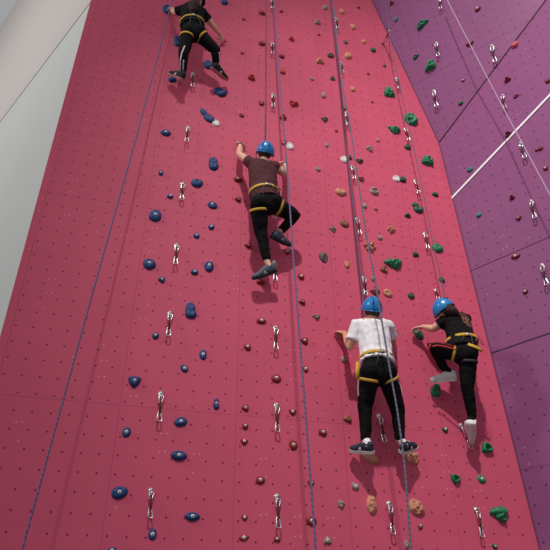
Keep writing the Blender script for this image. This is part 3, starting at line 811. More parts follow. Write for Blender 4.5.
def extend_up(pts, z=12.6):
    a, b = pts[0], pts[1]; t = (z - a.z) / (a.z - b.z); return [a + (a - b) * t] + pts
def extend_down(pts, z=0.012):
    a, b = pts[-1], pts[-2]; t = (a.z - z) / (b.z - a.z); return pts + [a + (a - b) * t]

rope(extend_down(extend_up(slope_rope([(172.5, 0), (158, 54.5), (135.6, 140), (97.5, 275), (22, 550)], 0.10, 0.06))), R_BLUE, 'long blue rope slanting down the left side of the pink wall', 0.0075)
rope(extend_up([P(266, 0, .2), P(265.6, 100, .22), P(264.6, 146, .22), P(265, 170, .17), P(266, 192, .17)]), R_DARK, 'rope running down to the maroon-shirt climber, left strand above his helmet', 0.0075)
rope(extend_down(extend_up(slope_rope([(274, 0), (280, 90), (287.3, 170), (293.6, 261), (299, 330), (306.4, 424.5), (315.8, 550)], 0.12, 0.085))), R_BLUE, 'blue rope passing in front of the right hand of the maroon-shirt climber', 0.009)
rope(extend_up([P(331, 0, .18), P(340, 80, .2), P(349.5, 170, .2), P(355.5, 230, .2), P(363, 298, .2), P(366, 325, .18), P(374, 356, .2)]), R_DARK, 'dark rope strand ending at the white-shirt climber, left of his helmet', 0.010)
rope(extend_down(extend_up(slope_rope([(332.8, 0), (343.2, 91), (350, 124), (358, 180), (366, 234), (375.5, 283), (380.5, 313.6), (386, 346), (390.3, 372), (397, 408), (404.6, 463), (411, 550)], 0.12, 0.088))), R_GREY, 'slate rope hanging over the back of the white-shirt climber', 0.0085)
rope([P(384.6, -14, .3), P(385.5, 0, .28), P(389, 33, .33), P(397, 72, .30), P(405.5, 111, .28), P(420, 176, .26), P(432.7, 242, .25), P(443.6, 290, .24), P(447, 315, .2), P(455, 340, .2)], R_GREY, 'thin rope leading down to the black-shirt climber beside the purple edge', 0.006)
rope(extend_down([fhit('up', 443, -10, .25), fhit('up', 447, 0, .25), fhit('low', 499, 100, .3), fhit('low', 517, 133.6, .34), fhit('low', 549, 193, .4), fhit('low', 575, 243, .46)]), R_PALE, 'pale thin rope crossing the purple walls and the white strip', 0.006)

# ----------------------------------------------------------------- people
SKIN = mat('skin', (206, 150, 122), 0.55, var=0.06, scale=25, bump=0.05)
SKIN2 = mat('lighter skin', (222, 172, 148), 0.55, var=0.06, scale=25, bump=0.05)
HAIR = mat('dark brown hair', (38, 24, 20), 0.6, var=0.5, scale=120, bump=0.9)
HAIR2 = mat('brown curly hair', (52, 30, 22), 0.85, var=0.5, scale=120, bump=0.9)
M_HELM = mat('glossy blue helmet shell', (28, 128, 196), 0.28, var=0.05, scale=10, bump=0)
M_HELM2 = mat('dark blue helmet shell', (30, 70, 120), 0.3, var=0.05, scale=10, bump=0)
M_YEL = mat('yellow harness webbing', (204, 162, 54), 0.8, var=0.12, scale=150)
M_OLIVE = mat('dark harness webbing', (52, 48, 50), 0.85, var=0.12, scale=150)
M_BLK = mat('black stretch fabric', (14, 13, 16), 0.9, var=0.3, scale=60, spec=0.2)
M_WHT = mat('white cotton', (236, 232, 236), 0.85, var=0.04, scale=50)
M_MRN = mat('maroon cotton', (78, 30, 38), 0.9, var=0.2, scale=60)
M_STRW = mat('white stripe tape', (226, 214, 216), 0.8, var=0.04)
M_STRR = mat('red stripe tape', (206, 44, 44), 0.8, var=0.06)
M_SOLEW = mat('white rubber sole', (214, 208, 204), 0.6, var=0.05)
M_SOLED = mat('black rubber sole', (30, 28, 32), 0.7, var=0.2)
M_SOLER = mat('brick coloured sole', (176, 110, 110), 0.7, var=0.15)
M_SHNAVY = mat('navy shoe fabric', (40, 44, 62), 0.8, var=0.3, scale=70)
M_SHGREY = mat('speckled grey shoe fabric', (84, 90, 104), 0.8, var=0.95, scale=38)
M_SHLACE = mat('pale grey lace', (168, 174, 186), 0.7)
M_SHBLK = mat('black shoe canvas', (30, 26, 30), 0.8, var=0.3)
M_SHWHT = mat('white shoe leather', (232, 228, 230), 0.55, var=0.03)
M_BAND = mat('dark wristband', (60, 56, 62), 0.6)
M_EYEW = mat('eye white', (236, 232, 228), 0.3, bump=0)

def frame(fwd, up):
    f = fwd.normalized(); u = (up - f * up.dot(f)).normalized(); return f, u, f.cross(u)   # fwd, up, right

def add_head(mb, c, fwd, up, s=1.0):
    f, u, r = frame(fwd, up)
    R = Matrix((r, f, u)).transposed()
    mb.ball(c + u * 0.022 * s - f * 0.008 * s, (0.074 * s, 0.094 * s, 0.098 * s), R, 20, 14)
    mb.ball(c - u * 0.042 * s + f * 0.022 * s, (0.056 * s, 0.066 * s, 0.072 * s), R, 18, 12)
    mb.ball(c - u * 0.095 * s + f * 0.060 * s, (0.022 * s, 0.018 * s, 0.016 * s), R, 10, 8)
    mb.loft([c + u * 0.012 * s + f * 0.083 * s, c - u * 0.022 * s + f * 0.104 * s, c - u * 0.030 * s + f * 0.096 * s], [0.008 * s, 0.014 * s, 0.012 * s])
    mb.ball(c - u * 0.060 * s + f * 0.084 * s, (0.024 * s, 0.010 * s, 0.008 * s), R, 10, 6)
    for sg in (-1, 1):
        mb.ball(c + r * sg * 0.078 * s - u * 0.012 * s - f * 0.006 * s, (0.010 * s, 0.018 * s, 0.030 * s), R, 10, 8)

def add_hand(mb, wrist, fdir, pnorm, thumb_side, s=1.0, curl=1.0):
    f = fdir.normalized(); p = (pnorm - f * pnorm.dot(f)).normalized(); sd = (thumb_side - f * thumb_side.dot(f) - p * thumb_side.dot(p)).normalized()
    k = wrist + f * 0.088 * s
    mb.loft([wrist - f * 0.012, wrist + f * 0.03 * s, k], [0.026 * s, 0.036 * s, 0.041 * s], [0.019 * s, 0.016 * s, 0.013 * s], sd, 14)
    for i, (o, L) in enumerate(((0.033, 0.070), (0.0112, 0.080), (-0.0112, 0.074), (-0.033, 0.056))):
        b = k + sd * o * s; d = (f + sd * (o * 3.0)).normalized(); pts = [b - d * 0.012 * s, b]
        ang = 0.35 * curl; cur = b
        for q, fr in enumerate((0.44, 0.32, 0.24)):
            dd = (d * math.cos(ang) + p * math.sin(ang)); cur = cur + dd * L * fr * s; pts.append(cur); ang += 0.60 * curl
        mb.loft(pts, [0.0098 * s, 0.0096 * s, 0.0088 * s, 0.0082 * s, 0.0072 * s], None, sd, 9)
    t0 = wrist + f * 0.022 * s + sd * 0.026 * s
    t1 = t0 + (f * 0.55 + sd * 0.75 + p * 0.3).normalized() * 0.042 * s
    t2 = t1 + (f * 0.85 + sd * 0.25 + p * 0.5).normalized() * 0.032 * s
    t3 = t2 + (f * 0.9 - sd * 0.1 + p * 0.6).normalized() * 0.024 * s
    mb.loft([t0, t1, t2, t3], [0.015 * s, 0.0125 * s, 0.0105 * s, 0.0085 * s], None, p, 9)

def add_limb(mb, a, b, c, r, bulge, side=None):
    """upper joint, middle joint, lower joint with calf/forearm bulge"""
    m1 = a.lerp(b, 0.45); m2 = b.lerp(c, 0.3)
    pts = [a, m1, a.lerp(b, .8), b, m2, b.lerp(c, .65), c]
    rr = [r[0], r[0] * 0.93, r[1] * 1.12, r[1], bulge, (bulge + r[2]) / 2, r[2]]
    mb.loft(pts, rr, None, side, 14)

def make_shoe(parent, heel, toe, upv, ankle, mats, style, L=0.285):
    """heel, toe: centres of the sole; upv: from the sole to the ankle"""
    f = (toe - heel).normalized(); u = (upv - f * upv.dot(f)).normalized(); r = f.cross(u)
    mid = (heel + toe) / 2; h0 = mid - f * L / 2
    up_m, sole_m, lace_m = mats
    W = [(0.0, .020), (.02, .030), (.08, .037), (.25, .038), (.45, .037), (.62, .044), (.76, .049), (.88, .047), (.96, .041), (1.0, .030)]
    H = [(0.0, .070), (.02, .092), (.08, .108), (.25, .112), (.40, .104), (.55, .086), (.70, .074), (.85, .068), (.95, .064), (1.0, .056)]
    mb = MB(); n = 18; rings = []
    for (t, w), (_, h) in zip(W, H):
        c = h0 + f * (t * L); ring = []
        for j in range(n):
            a = 2 * math.pi * j / n; ca, sa = math.cos(a), math.sin(a)
            x = w * 0.95 * (abs(ca) ** 0.8) * (1 if ca > 0 else -1)
            z = 0.016 + (h - 0.016) * (0.5 + 0.5 * sa) if sa > 0 else 0.016 + (h - 0.016) * 0.5 * (1 - abs(sa) ** 0.5)
            if sa > 0: x *= 1 - 0.30 * sa ** 2 * (1 if t < .6 else .6)
            ring.append(c + r * x + u * z)
        rings.append(ring)
    mb.rings(rings)
    sh = build('shoe', mb, up_m, parent)
    sb = MB(); rr = []
    for t, w in W:
        c = h0 + f * (t * L * 1.03 - 0.004); lift = 0.012 * max(0, t - .75) / .25
        rr.append([c + r * w * 1.08 + u * (0.026 + lift), c - r * w * 1.08 + u * (0.026 + lift), c - r * w * 1.02 + u * (0.0 + lift), c + r * w * 1.02 + u * (0.0 + lift)])
    sb.rings(rr); build('sole', sb, sole_m, sh, smooth=False)
    if lace_m:
        lb = MB()
        for i in range(5):
            t = .40 + .07 * i; hh = .108 - (t - .36) * .13; c = h0 + f * (t * L) + u * (hh + 0.002)
            lb.tube([c + r * 0.020 - u * 0.010, c + r * 0.008 + f * .004 + u * .001, c - r * 0.008 - f * .004 + u * .001, c - r * 0.020 - u * 0.010], 0.0032, 6)
        build('lace', lb, lace_m, sh)
        if style == 'stripe':
            for sg in (-1, 1):
                q = MB()
                for k_ in (0, 1):
                    a = h0 + f * ((.42 + .13 * k_) * L) + r * sg * 0.0395 + u * 0.028; b = h0 + f * ((.55 - .13 * k_ * 1.0) * L) + r * sg * 0.027 + u * 0.073
                    q.strap([a, a.lerp(b, .5) + r * sg * .005, b], [r * sg] * 3, 0.006, 0.0016)
                build('side_stripe', q, lace_m, sh)
    col = MB(); c0 = h0 + f * (0.19 * L) + u * 0.085
    col.tube([c0 + (f * 0.042 * math.cos(a) + r * 0.029 * math.sin(a)) for a in [2 * math.pi * j / 16 for j in range(16)]], 0.008, 8, closed=True)
    build('collar', col, up_m, sh)
    return h0 + f * (0.19 * L) + u * 0.07, sh

def band(mb, c, axis, side, a, b, w, th, n=32, arc=(0, 2 * math.pi)):
    ax = axis.normalized(); s = (side - ax * side.dot(ax)).normalized(); t = ax.cross(s)
    full = abs(arc[1] - arc[0] - 2 * math.pi) < 1e-3
    m = n if full else n + 1
    pts = []; nr = []
    for j in range(m):
        q = arc[0] + (arc[1] - arc[0]) * j / n
        pts.append(c + s * a * math.cos(q) + t * b * math.sin(q)); nr.append((s * math.cos(q) / a + t * math.sin(q) / b).normalized())
    mb.strap(pts, nr, w, th, closed=full)

def make_helmet(root, c, fwd, up, m, s=1.0):
    f, u, r = frame(fwd, up); n = 32; k = 12
    mb = MB(); outer = []
    def pt(th, ph, sc):   # ph 0 rim .. 1 crown
        a = ph * math.pi / 2
        rx, ry, rz = 0.097 * s * sc, 0.116 * s * sc, 0.120 * s * sc
        rib = 1 + 0.022 * math.cos(6 * th) * math.sin(2 * a)
        drop = -0.028 * s * (1 - ph) * (0.5 - 0.5 * math.cos(th * 1.0 - math.pi / 2 + math.pi)) if True else 0
        return c + r * rx * math.cos(th) * math.cos(a) * rib + f * ry * math.sin(th) * math.cos(a) * rib + u * (rz * math.sin(a) + drop + 0.012 * s)
    rings = [[pt(2 * math.pi * j / n, i / k * 0.985, 1.0) for j in range(n)] for i in range(k + 1)]
    inner = [[pt(2 * math.pi * j / n, i / k * 0.985, 0.95) for j in range(n)] for i in range(k + 1)]
    mb.rings(list(reversed(inner)) + rings, cap=True)
    h = build('helmet', mb, m, root)
    rb = MB(); rb.tube([pt(2 * math.pi * j / n, 0, 1.0) for j in range(n)], 0.0055 * s, 7, closed=True); build('helmet_rim', rb, m, h)
    for th0 in (-2.0, -1.14):
        vb = MB()
        pts = [pt(th0, q, 1.015) for q in (0.32, 0.42, 0.52, 0.6)]
        nr = [(p - c).normalized() for p in pts]; vb.strap(pts, nr, 0.0045, 0.002)
        build('vent_slot', vb, M_BLACK, h)
    db = MB(); q = pt(-math.pi / 2, 0.0, 1.0) - u * 0.012; db.box(q + f * .006, (0.06 * s, 0.018, 0.024 * s), Matrix((r, f, u)).transposed()); build('size_adjuster', db, M_BLACK, h)
    sb = MB()
    for sg in (-1, 1):
        a0 = pt(0 if sg > 0 else math.pi, 0, 0.97); pts = [a0, c + r * sg * 0.085 * s - u * 0.05 * s + f * .015, c + r * sg * 0.055 * s - u * 0.105 * s + f * .045, c - u * 0.125 * s + f * .055]
        sb.strap(pts, [r * sg, r * sg, r * sg - u, -u], 0.007, 0.0015)
    build('chin_strap', sb, M_BLACK, h)
    return h

def shoe_frame(d, J, q):
    f = (J[q + 'toe'] - J[q + 'heel']).normalized(); u = V(d['upv'][q]); u = (u - f * u.dot(f)).normalized()
    L = d.get('shoeL', .28); h0 = (J[q + 'heel'] + J[q + 'toe']) / 2 - f * L / 2
    return f, h0 + f * (0.2 * L) + u * .075, h0 + f * (.5 * L) + u * .045

def climber(d):
    J = {k: (P(*v) if not isinstance(v, Vector) else v) for k, v in d['J'].items()}
    s = d.get('s', 1.0)
    root = empty('person', P(*d['base']))
    tag(root, d['label'], 'person')
    UP = V((0, 0, 1))
    sho = (J['rsh'] - J['lsh']).normalized()
    hipv = (J['rhip'] - J['lhip']).normalized()
    body = MB()
    # torso
    tor = [J['neck'], J['neck'].lerp(J['chest'], .4), J['chest'], J['waist'], J['pelvis'], J['lhip'].lerp(J['rhip'], .5)]
    body.loft(tor, [0.055 * s, .135 * s, .148 * s, .125 * s, .145 * s, .13 * s], [.05 * s, .085 * s, .105 * s, .092 * s, .11 * s, .10 * s], sho, 20)
    hd = J['head']; fw = V(d['face']).normalized(); hu = V(d.get('headup', (0, 0, 1)))
    body.loft([J['neck'], hd - hu.normalized() * 0.05 * s], [0.052 * s, 0.050 * s])
    add_head(body, hd, fw, hu, s)
    body.loft([J['neck'].lerp(J['chest'], .22), J['lsh']], [.06 * s, .055 * s]); body.loft([J['neck'].lerp(J['chest'], .22), J['rsh']], [.06 * s, .055 * s])
    for q in ('l', 'r'):
        wr = J[q + 'wr']
        add_limb(body, J[q + 'sh'], J[q + 'el'], wr, (.050 * s, .040 * s, .025 * s), .041 * s)
        hdir_ = V(d['hand'][q]['dir']); add_hand(body, wr, hdir_, V(d['hand'][q]['palm']), V(d['hand'][q]['thumb']), s * 0.98, d['hand'][q].get('curl', 1.0))
        add_limb(body, J[q + 'hip'], J[q + 'kn'], J[q + 'an'], (.080 * s, .054 * s, .036 * s), .052 * s)
        ff, c0, mid = shoe_frame(d, J, q)
        body.loft([J[q + 'an'], c0, mid], [.035 * s, .034 * s, .022 * s])
    me = remesh(body, 0.0055, 3)
    b_o = place_world('body', me, d['skin'], root)
    # shirt
    sh = MB()
    tj = [J['neck'] + (J['chest'] - J['neck']).normalized() * 0.015, J['neck'].lerp(J['chest'], .32), J['chest'], J['waist'], J['waist'].lerp(J['pelvis'], d.get('hem', .6))]
    sh.loft(tj, [0.084 * s, .158 * s, .166 * s, .156 * s, .176 * s], [.070 * s, .112 * s, .126 * s, .120 * s, .142 * s], sho, 22, False)
    for q in ('l', 'r'):
        e = J[q + 'sh'].lerp(J[q + 'el'], d.get('sleeve', .70))
        sh.loft([J['neck'].lerp(J['chest'], .3).lerp(J[q + 'sh'], .4), J[q + 'sh'], e], [.070 * s, .066 * s, .068 * s], None, None, 16, False)
    me = remesh(sh, 0.009, 8, 0.014, 0.10, d['seed'], (1, 1, 0.6))
    place_world('tshirt', me, d['shirt'], root)
    # trousers
    tr = MB()
    hm = J['lhip'].lerp(J['rhip'], .5)
    tr.loft([J['waist'].lerp(J['pelvis'], .45), J['pelvis'], hm], [.130 * s, .156 * s, .148 * s], [.100 * s, .122 * s, .115 * s], hipv, 20)
    for q in ('l', 'r'):
        an = J[q + 'an'].lerp(J[q + 'kn'], d['cuff'])
        back = V((0, -1, 0))
        tr.ball(J[q + 'hip'] + back * .03 + V((0, 0, .02)), .098 * s)
        k_ = d.get('baggy', 1.0)
        add_limb(tr, J[q + 'hip'], J[q + 'kn'], an, (.096 * s * k_, .070 * s * k_, .048 * s * k_), .064 * s * k_)
    me = remesh(tr, 0.009, 6, 0.008, 0.09, d['seed'] + 3, (1, 1, 1))
    tro = place_world('trousers', me, M_BLK, root)
    for st in d.get('stripes', []):
        col, pts, nr = st
        mb = MB(); pp = [P(*x) for x in pts]; dn = []
        for a, b in zip(pp, pp[1:]):
            for i in range(4): dn.append(a.lerp(b, i / 4))
        dn.append(pp[-1]); mb.strap(dn, [V(nr)] * len(dn), 0.007, 0.003)
        build('side_stripe', mb, col, tro)
    # shoes and socks
    for q in ('l', 'r'):
        hl, to = J[q + 'heel'], J[q + 'toe']
        colp, so = make_shoe(root, hl, to, V(d['upv'][q]), J[q + 'an'], d['shoe'][:3], d['shoe'][3], d.get('shoeL', .28))
        if d.get('sock'):
            sk = MB(); sk.loft([colp, J[q + 'an'].lerp(J[q + 'kn'], d['sockh'])], [.036 * s, .041 * s], None, None, 14); build('sock', sk, d['sock'], root)
        else:
            pass
    # helmet and hair
    hb = MB(); f, u, r = frame(fw, hu); R = Matrix((r, f, u)).transposed()
    hb.ball(hd - f * 0.020 * s + u * 0.010 * s, (.084 * s, .092 * s, .098 * s), R, 20, 14)
    hb.loft([hd - f * 0.045 * s - u * .03 * s, hd - f * 0.050 * s - u * 0.085 * s], [.066 * s, .050 * s], [.045 * s, .030 * s], r)
    for tail in d.get('hair', []):
        pp = [P(*x[:3]) for x in tail]; hb.loft(pp, [x[3] for x in tail], None, None, 14)
    me = remesh(hb, 0.009, 3, 0.008 if d.get('curly') else 0.003, 0.03 if d.get('curly') else .02, d['seed'] + 9)
    place_world('hair', me, d['haircol'], root)
    make_helmet(root, hd - hu.normalized() * 0.012 * s, fw, hu, d['helm'], s * 1.12)
    eb = MB()
    for sg in (-1, 1): eb.ball(hd + f * 0.078 * s + r * sg * 0.030 * s + u * 0.004, 0.011 * s)
    build('eyes', eb, M_EYEW, root)
    # harness
    hz = empty('harness', V((0, 0, 0))); hz.parent = root; hz.matrix_basis = Matrix.Translation(J['pelvis'] - P(*d['base']))
    wp = J['waist'].lerp(J['pelvis'], d.get('belt', .25)); ax = J['waist'] - J['pelvis'] + V(d.get('beltax', (0, 0, 0)))
    mb = MB(); band(mb, wp, ax, hipv, .172 * s, .136 * s, .017, .004); build('waist_belt', mb, M_YEL, hz)
    mb = MB(); band(mb, wp, ax, hipv, .170 * s, .134 * s, .021, .0030); build('belt_padding', mb, M_OLIVE, hz)
    t_ = ax.normalized()
    sgn = -1
    back = V((0, -1, 0)); back = (back - t_ * back.dot(t_)).normalized()
    if 'tail' in d:
        tp = [P(*x) for x in d['tail']]; mb = MB(); mb.strap(tp, [V((0, -1, 0))] * len(tp), .017, .003); build('strap_end', mb, M_YEL, hz)
    for q in ('l', 'r'):
        th = (J[q + 'kn'] - J[q + 'hip']).normalized(); cc = J[q + 'hip'] + th * d.get('loop', .055)
        hs = hipv
        mb = MB(); band(mb, cc, th, hs, .101 * s, .103 * s, .014, .003); build('leg_loop', mb, d.get('loopmat', {}).get(q, M_YEL), hz)
        sd = -1 if q == 'l' else 1
        a = wp + back * .136 * s + hipv * sd * .035; b = cc + back * .112 * s + hipv * sd * -.01
        mid = a.lerp(b, .5) + back * 0.03
        mb = MB(); mb.strap([a, mid, b], [back] * 3, .006, .0025); build('riser_strap', mb, M_OLIVE if not d.get('yr') else M_YEL, hz)
        lb = MB(); lb.tube([wp + hipv * sd * .15 + back * .07 * s - t_ * .01, wp + hipv * sd * .17 + back * .08 - t_ * .05, wp + hipv * sd * .12 + back * .14 - t_ * .06, wp + hipv * sd * .08 + back * .13 * s - t_ * .01], .004, 6); build('gear_loop', lb, M_OLIVE, hz)
    bk = MB(); bk.box(wp + back * .143 * s, (.035, .012, .03)); build('buckle', bk, M_STEEL, hz)
    for q, w_ in d.get('bands', []):
        mb = MB(); e, w0 = J[q + 'el'], J[q + 'wr']; band(mb, w0.lerp(e, .10), w0 - e, V((1, 0, 0)), .033, .033, .011, .003); build('wristband', mb, w_, root)
    def ln_(a, b): return round((J[a] - J[b]).length, 2)
    print('BODY', d['label'][:30], 'uarm', ln_('lsh', 'lel'), ln_('rsh', 'rel'), 'fore', ln_('lel', 'lwr'), ln_('rel', 'rwr'), 'thigh', ln_('lhip', 'lkn'), ln_('rhip', 'rkn'), 'shin', ln_('lkn', 'lan'), ln_('rkn', 'ran'),
          'torso', ln_('neck', 'pelvis'), 'sh', ln_('lsh', 'rsh'), 'headneck', ln_('head', 'neck'), 'foot', ln_('lheel', 'ltoe'), ln_('rheel', 'rtoe'))
    return root

IN = (0, 1, 0)
# climber in the white shirt
climber(dict(label='person climbing in white t-shirt, black trousers and blue helmet, seen from behind', base=(378, 455, .2), seed=1, s=1.0,
    skin=SKIN, shirt=M_WHT, haircol=HAIR, helm=M_HELM, face=(-0.05, 1, 0.9), headup=(0, -1.0, 1), upv=dict(l=(-.1, -.8, 1), r=(.1, -.8, 1)), cuff=.10, belt=.55, hem=.85,
    J=dict(head=(371.7, 309, .40), neck=(372.5, 319.5, .40), chest=(373.5, 332, .38), waist=(376, 352, .40), pelvis=(378, 366, .43),
           lsh=(356.5, 325, .36), rsh=(389.5, 326, .36), lel=(349.5, 347.5, .30), rel=(391.5, 343, .22), lwr=(344.5, 333, .12), rwr=(393.5, 331.5, .10),
           lhip=(369.5, 374, .42), rhip=(386, 374, .42), lkn=(365, 407, .27), rkn=(397.5, 408, .27), lan=(365.8, 441, .20), ran=(400, 441, .20),
           lheel=(369.0, 453.5, .20), ltoe=(355.5, 452.5, .09), rheel=(400, 454, .20), rtoe=(415, 448, .09)),
    hand=dict(l=dict(dir=(-.35, .75, .55), palm=(.1, .5, -.8), thumb=(1, 0, 0)), r=dict(dir=(.0, .8, .55), palm=(0, .5, -.8), thumb=(-1, 0, 0))),
    shoe=(M_SHNAVY, M_SOLEW, M_STRW, 'stripe'), sock=M_WHT, sockh=.06, shoeL=.235,
    stripes=[(M_STRW, [(358.6, 377, .44), (358.0, 388, .42), (358.3, 396, .40)], (-1, -.4, 0)), (M_STRW, [(396.5, 377, .45), (400.5, 386, .42), (402.5, 394, .4)], (1, -.4, 0))],
    tail=[(358, 362, .48), (357.2, 370, .50), (357.4, 379, .49)]))
# climber in maroon
climber(dict(label='person climbing in maroon t-shirt and black trousers, blue helmet, right knee raised', base=(268, 270, .2), seed=5, s=1.0,
    skin=SKIN2, shirt=M_MRN, haircol=HAIR, helm=M_HELM, face=(0.35, 1, 0.9), headup=(0.02, -.95, 1), cuff=.12, belt=.35, hem=1.15, sleeve=.30,
    J=dict(head=(265.3, 152.5, .38), neck=(263.5, 161.5, .38), chest=(262.5, 171, .36), waist=(263.5, 190, .38), pelvis=(266, 200, .40),
           lsh=(251, 163.5, .34), rsh=(275.0, 167, .36), lel=(239.3, 154.5, .16), rel=(283.5, 173.5, .32), lwr=(240.3, 144, .08), rwr=(285.0, 163.5, .12),
           lhip=(258.5, 206, .40), rhip=(273.5, 205, .40), lkn=(261, 232, .28), rkn=(295.5, 215.5, .30), lan=(267, 261, .20), ran=(280.2, 231, .22),
           lheel=(274.5, 273, .17), ltoe=(256, 280, .12), rheel=(271, 238, .24), rtoe=(288.5, 247.5, .12)),
    upv=dict(l=(-0.3, -.7, 1), r=(.45, -.6, 1)),
    hand=dict(l=dict(dir=(.05, .55, .8), palm=(0, .8, -.6), thumb=(1, 0, 0)), r=dict(dir=(.05, .55, .8), palm=(0, .8, -.6), thumb=(-1, 0, 0))),
    shoe=(M_SHGREY, M_SOLED, M_SHLACE, 'stripe'), shoeL=.27, yr=False, bands=[('l', M_BAND), ('r', M_BAND)]))
# topmost climber
climber(dict(label='person climbing at the top in black t-shirt and side-striped trousers, long brown hair', base=(195, 75, .2), seed=8, s=0.95,
    skin=SKIN2, shirt=M_BLK, haircol=HAIR2, helm=M_HELM2, face=(0.8, .8, 0.0), headup=(0.12, -.05, 1), cuff=.10, belt=.30, hem=.9, sleeve=.55,
    J=dict(head=(197.5, -1.5, .34), neck=(194, 6.5, .36), chest=(192.5, 12.5, .34), waist=(192, 22, .36), pelvis=(193, 29, .38),
           lsh=(182.5, 9.5, .32), rsh=(203.5, 13.5, .32), lel=(174.5, 12.8, .20), rel=(212.5, 25.5, .22), lwr=(171.3, 8.2, .12), rwr=(220, 34.5, .12),
           lhip=(187.5, 34.5, .38), rhip=(199, 34.5, .38), lkn=(183.5, 54, .32), rkn=(215.5, 50, .32), lan=(183, 72, .20), ran=(216.2, 66, .20),
           lheel=(183, 80.5, .20), ltoe=(169.5, 75.5, .09), rheel=(213, 70.5, .20), rtoe=(223.5, 79.5, .10)),
    upv=dict(l=(.1, -.9, 1), r=(.4, -.9, .9)),
    hand=dict(l=dict(dir=(-.1, .7, .7), palm=(-.2, .8, -.5), thumb=(1, 0, .2)), r=dict(dir=(.5, .6, -.35), palm=(0, .9, .3), thumb=(-.4, 0, -1))),
    shoe=(M_SHBLK, M_SOLER, M_STRW, 'stripe'), sock=M_BLK, sockh=.05, shoeL=.27,
    hair=[[(194.5, 1, .46, .07), (193, 6, .50, .075), (192.5, 11, .49, .045), (192, 14, .47, .02)]],
    stripes=[(M_STRW, [(185.5, 44, .40), (181.8, 53, .40), (180.3, 60, .36), (180, 70, .26)], (-.3, -1, 0)), (M_STRW, [(183.6, 60, .37), (183, 70, .27)], (0, -1, 0)),
             (M_STRW, [(219.3, 52, .38), (219.8, 60, .30), (219, 65, .24)], (.6, -1, 0))]))
# climber in black at the right
def emblem_mat():
    m = mat('black cotton with round back print', (22, 18, 22), 0.9, var=0.3, scale=60, spec=0.2); nt = m.node_tree; b = nt.nodes['Principled BSDF']; k = N(nt)
    old = b.inputs['Base Color'].links[0].from_socket
    tc = nt.nodes.new('ShaderNodeTexCoord'); sub = nt.nodes.new('ShaderNodeVectorMath'); sub.operation = 'SUBTRACT'
    nt.links.new(tc.outputs['Object'], sub.inputs[0]); m['sub'] = sub.name
    sp = nt.nodes.new('ShaderNodeSeparateXYZ'); nt.links.new(sub.outputs[0], sp.inputs[0])
    x = k.m('ADD', sp.outputs['X'], k.m('MULTIPLY', sp.outputs['Z'], .25))
    ln_ = k.m('SQRT', k.m('ADD', k.m('MULTIPLY', k.m('MULTIPLY', x, x), 2.4), k.m('MULTIPLY', sp.outputs['Z'], sp.outputs['Z'])))
    disc = k.m('MULTIPLY', k.m('LESS_THAN', ln_, 0.092), k.m('LESS_THAN', sp.outputs['Y'], 0.12))
    pat = k.m('GREATER_THAN', k.noise(tc.outputs['Object'], 34, 2), 0.5)
    ring = k.m('GREATER_THAN', ln_, 0.083)
    col = k.mix(k.m('MULTIPLY', disc, k.m('MAXIMUM', k.m('MULTIPLY_ADD', pat, 0.65, 0.25), ring)), old, lin((150, 100, 78)))
    nt.links.new(col, b.inputs['Base Color'])
    return m, sub
EM, EMsub = emblem_mat()
base4 = (460, 440, .2)
EMsub.inputs[1].default_value = P(466, 319.3, .46) - P(*base4)
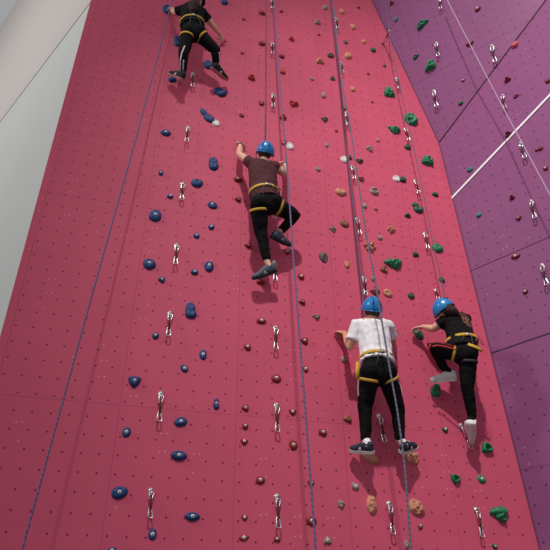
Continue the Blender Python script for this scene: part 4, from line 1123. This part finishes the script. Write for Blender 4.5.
climber(dict(label='person climbing at the right in black t-shirt with red-striped trousers and white shoes', base=base4, seed=12, s=0.95,
    skin=SKIN2, shirt=EM, haircol=HAIR2, helm=M_HELM, face=(-0.75, .75, -0.35), headup=(-.35, -.15, 1), cuff=.08, belt=.10, hem=.9, sleeve=.5, curly=True, loopmat=dict(r=M_OLIVE),
    J=dict(head=(443.5, 309.5, .38), neck=(452.5, 314.5, .38), chest=(457, 325, .36), waist=(461.5, 341, .38), pelvis=(464, 351, .40),
           lsh=(445, 321, .36), rsh=(465.5, 319, .34), lel=(433, 328.8, .24), rel=(463, 333, .12), lwr=(423, 326.8, .15), rwr=(456, 322, .09),
           lhip=(459, 354, .38), rhip=(468, 356, .42), lkn=(432, 347.5, .30), rkn=(467.5, 388, .30), lan=(444.5, 368.5, .20), ran=(472.5, 418, .20),
           lheel=(453, 381, .22), ltoe=(436, 382.5, .11), rheel=(476, 425, .26), rtoe=(475.5, 440, .10)),
    upv=dict(l=(.05, -.7, 1), r=(-.8, .1, .45)),
    hand=dict(l=dict(dir=(-.8, .75, .1), palm=(-.1, .5, -.8), thumb=(.1, .3, 1)), r=dict(dir=(-.2, .6, .7), palm=(0, .8, -.5), thumb=(-1, 0, 0))),
    shoe=(M_SHWHT, M_SOLEW, M_STRW, 'plain'), sock=M_BLK, sockh=.05, shoeL=.27,
    hair=[[(448.5, 309, .45, .06), (453, 311, .48, .048), (457, 313, .48, .028), (459.5, 316, .47, .012)]],
    stripes=[(M_STRR, [(456, 346.5, .48), (446, 344, .45), (437, 342.2, .41), (431, 343, .38)], (0, -.6, 1)), (M_STRR, [(455, 349, .50), (446, 346.6, .47), (437, 345.2, .43), (432.5, 346.5, .41)], (0, -1, .6)),
             (M_STRR, [(430.5, 344, .38), (428.6, 349, .36), (431.5, 357, .31), (436, 364, .27)], (-1, -.6, 0))],
    tail=[(468, 344, .53), (473, 346, .55), (478.5, 348.2, .55), (482, 351.5, .54)]))

# ------------------------------------------------------------------ lights
w = bpy.data.worlds.new('hall ambience'); scene.world = w; w.use_nodes = True
bg = w.node_tree.nodes['Background']; bg.inputs[0].default_value = (0.97, 0.97, 1.0, 1); bg.inputs[1].default_value = 0.36

def spot(name, loc, target, energy, size, angle, blend, col):
    d = bpy.data.lights.new(name, 'SPOT'); d.energy = energy; d.shadow_soft_size = size; d.spot_size = math.radians(angle); d.spot_blend = blend; d.color = col
    o = bpy.data.objects.new(name, d); COL.objects.link(o); o.location = loc
    o.rotation_euler = (V(target) - V(loc)).to_track_quat('-Z', 'Y').to_euler(); return o
spot('hall_floodlight', (-1.5, -11.0, 18.0), (6.3, 0, 2.6), 10200, 0.30, 49, 1.0, (1.0, 0.95, 0.91))
spot('left_wall_fill', (-10.0, -3.0, 12.0), (-4.0, 3.5, 9.0), 1750, 0.8, 125, 1.0, (1.0, 0.97, 0.94))  # unseen fill lamp, added to brighten the pale left wall

scene.view_settings.view_transform = 'Standard'
scene.view_settings.look = 'None'
scene.view_settings.gamma = 1.0
scene.view_settings.use_curve_mapping = False
scene.view_settings.exposure = 0.0
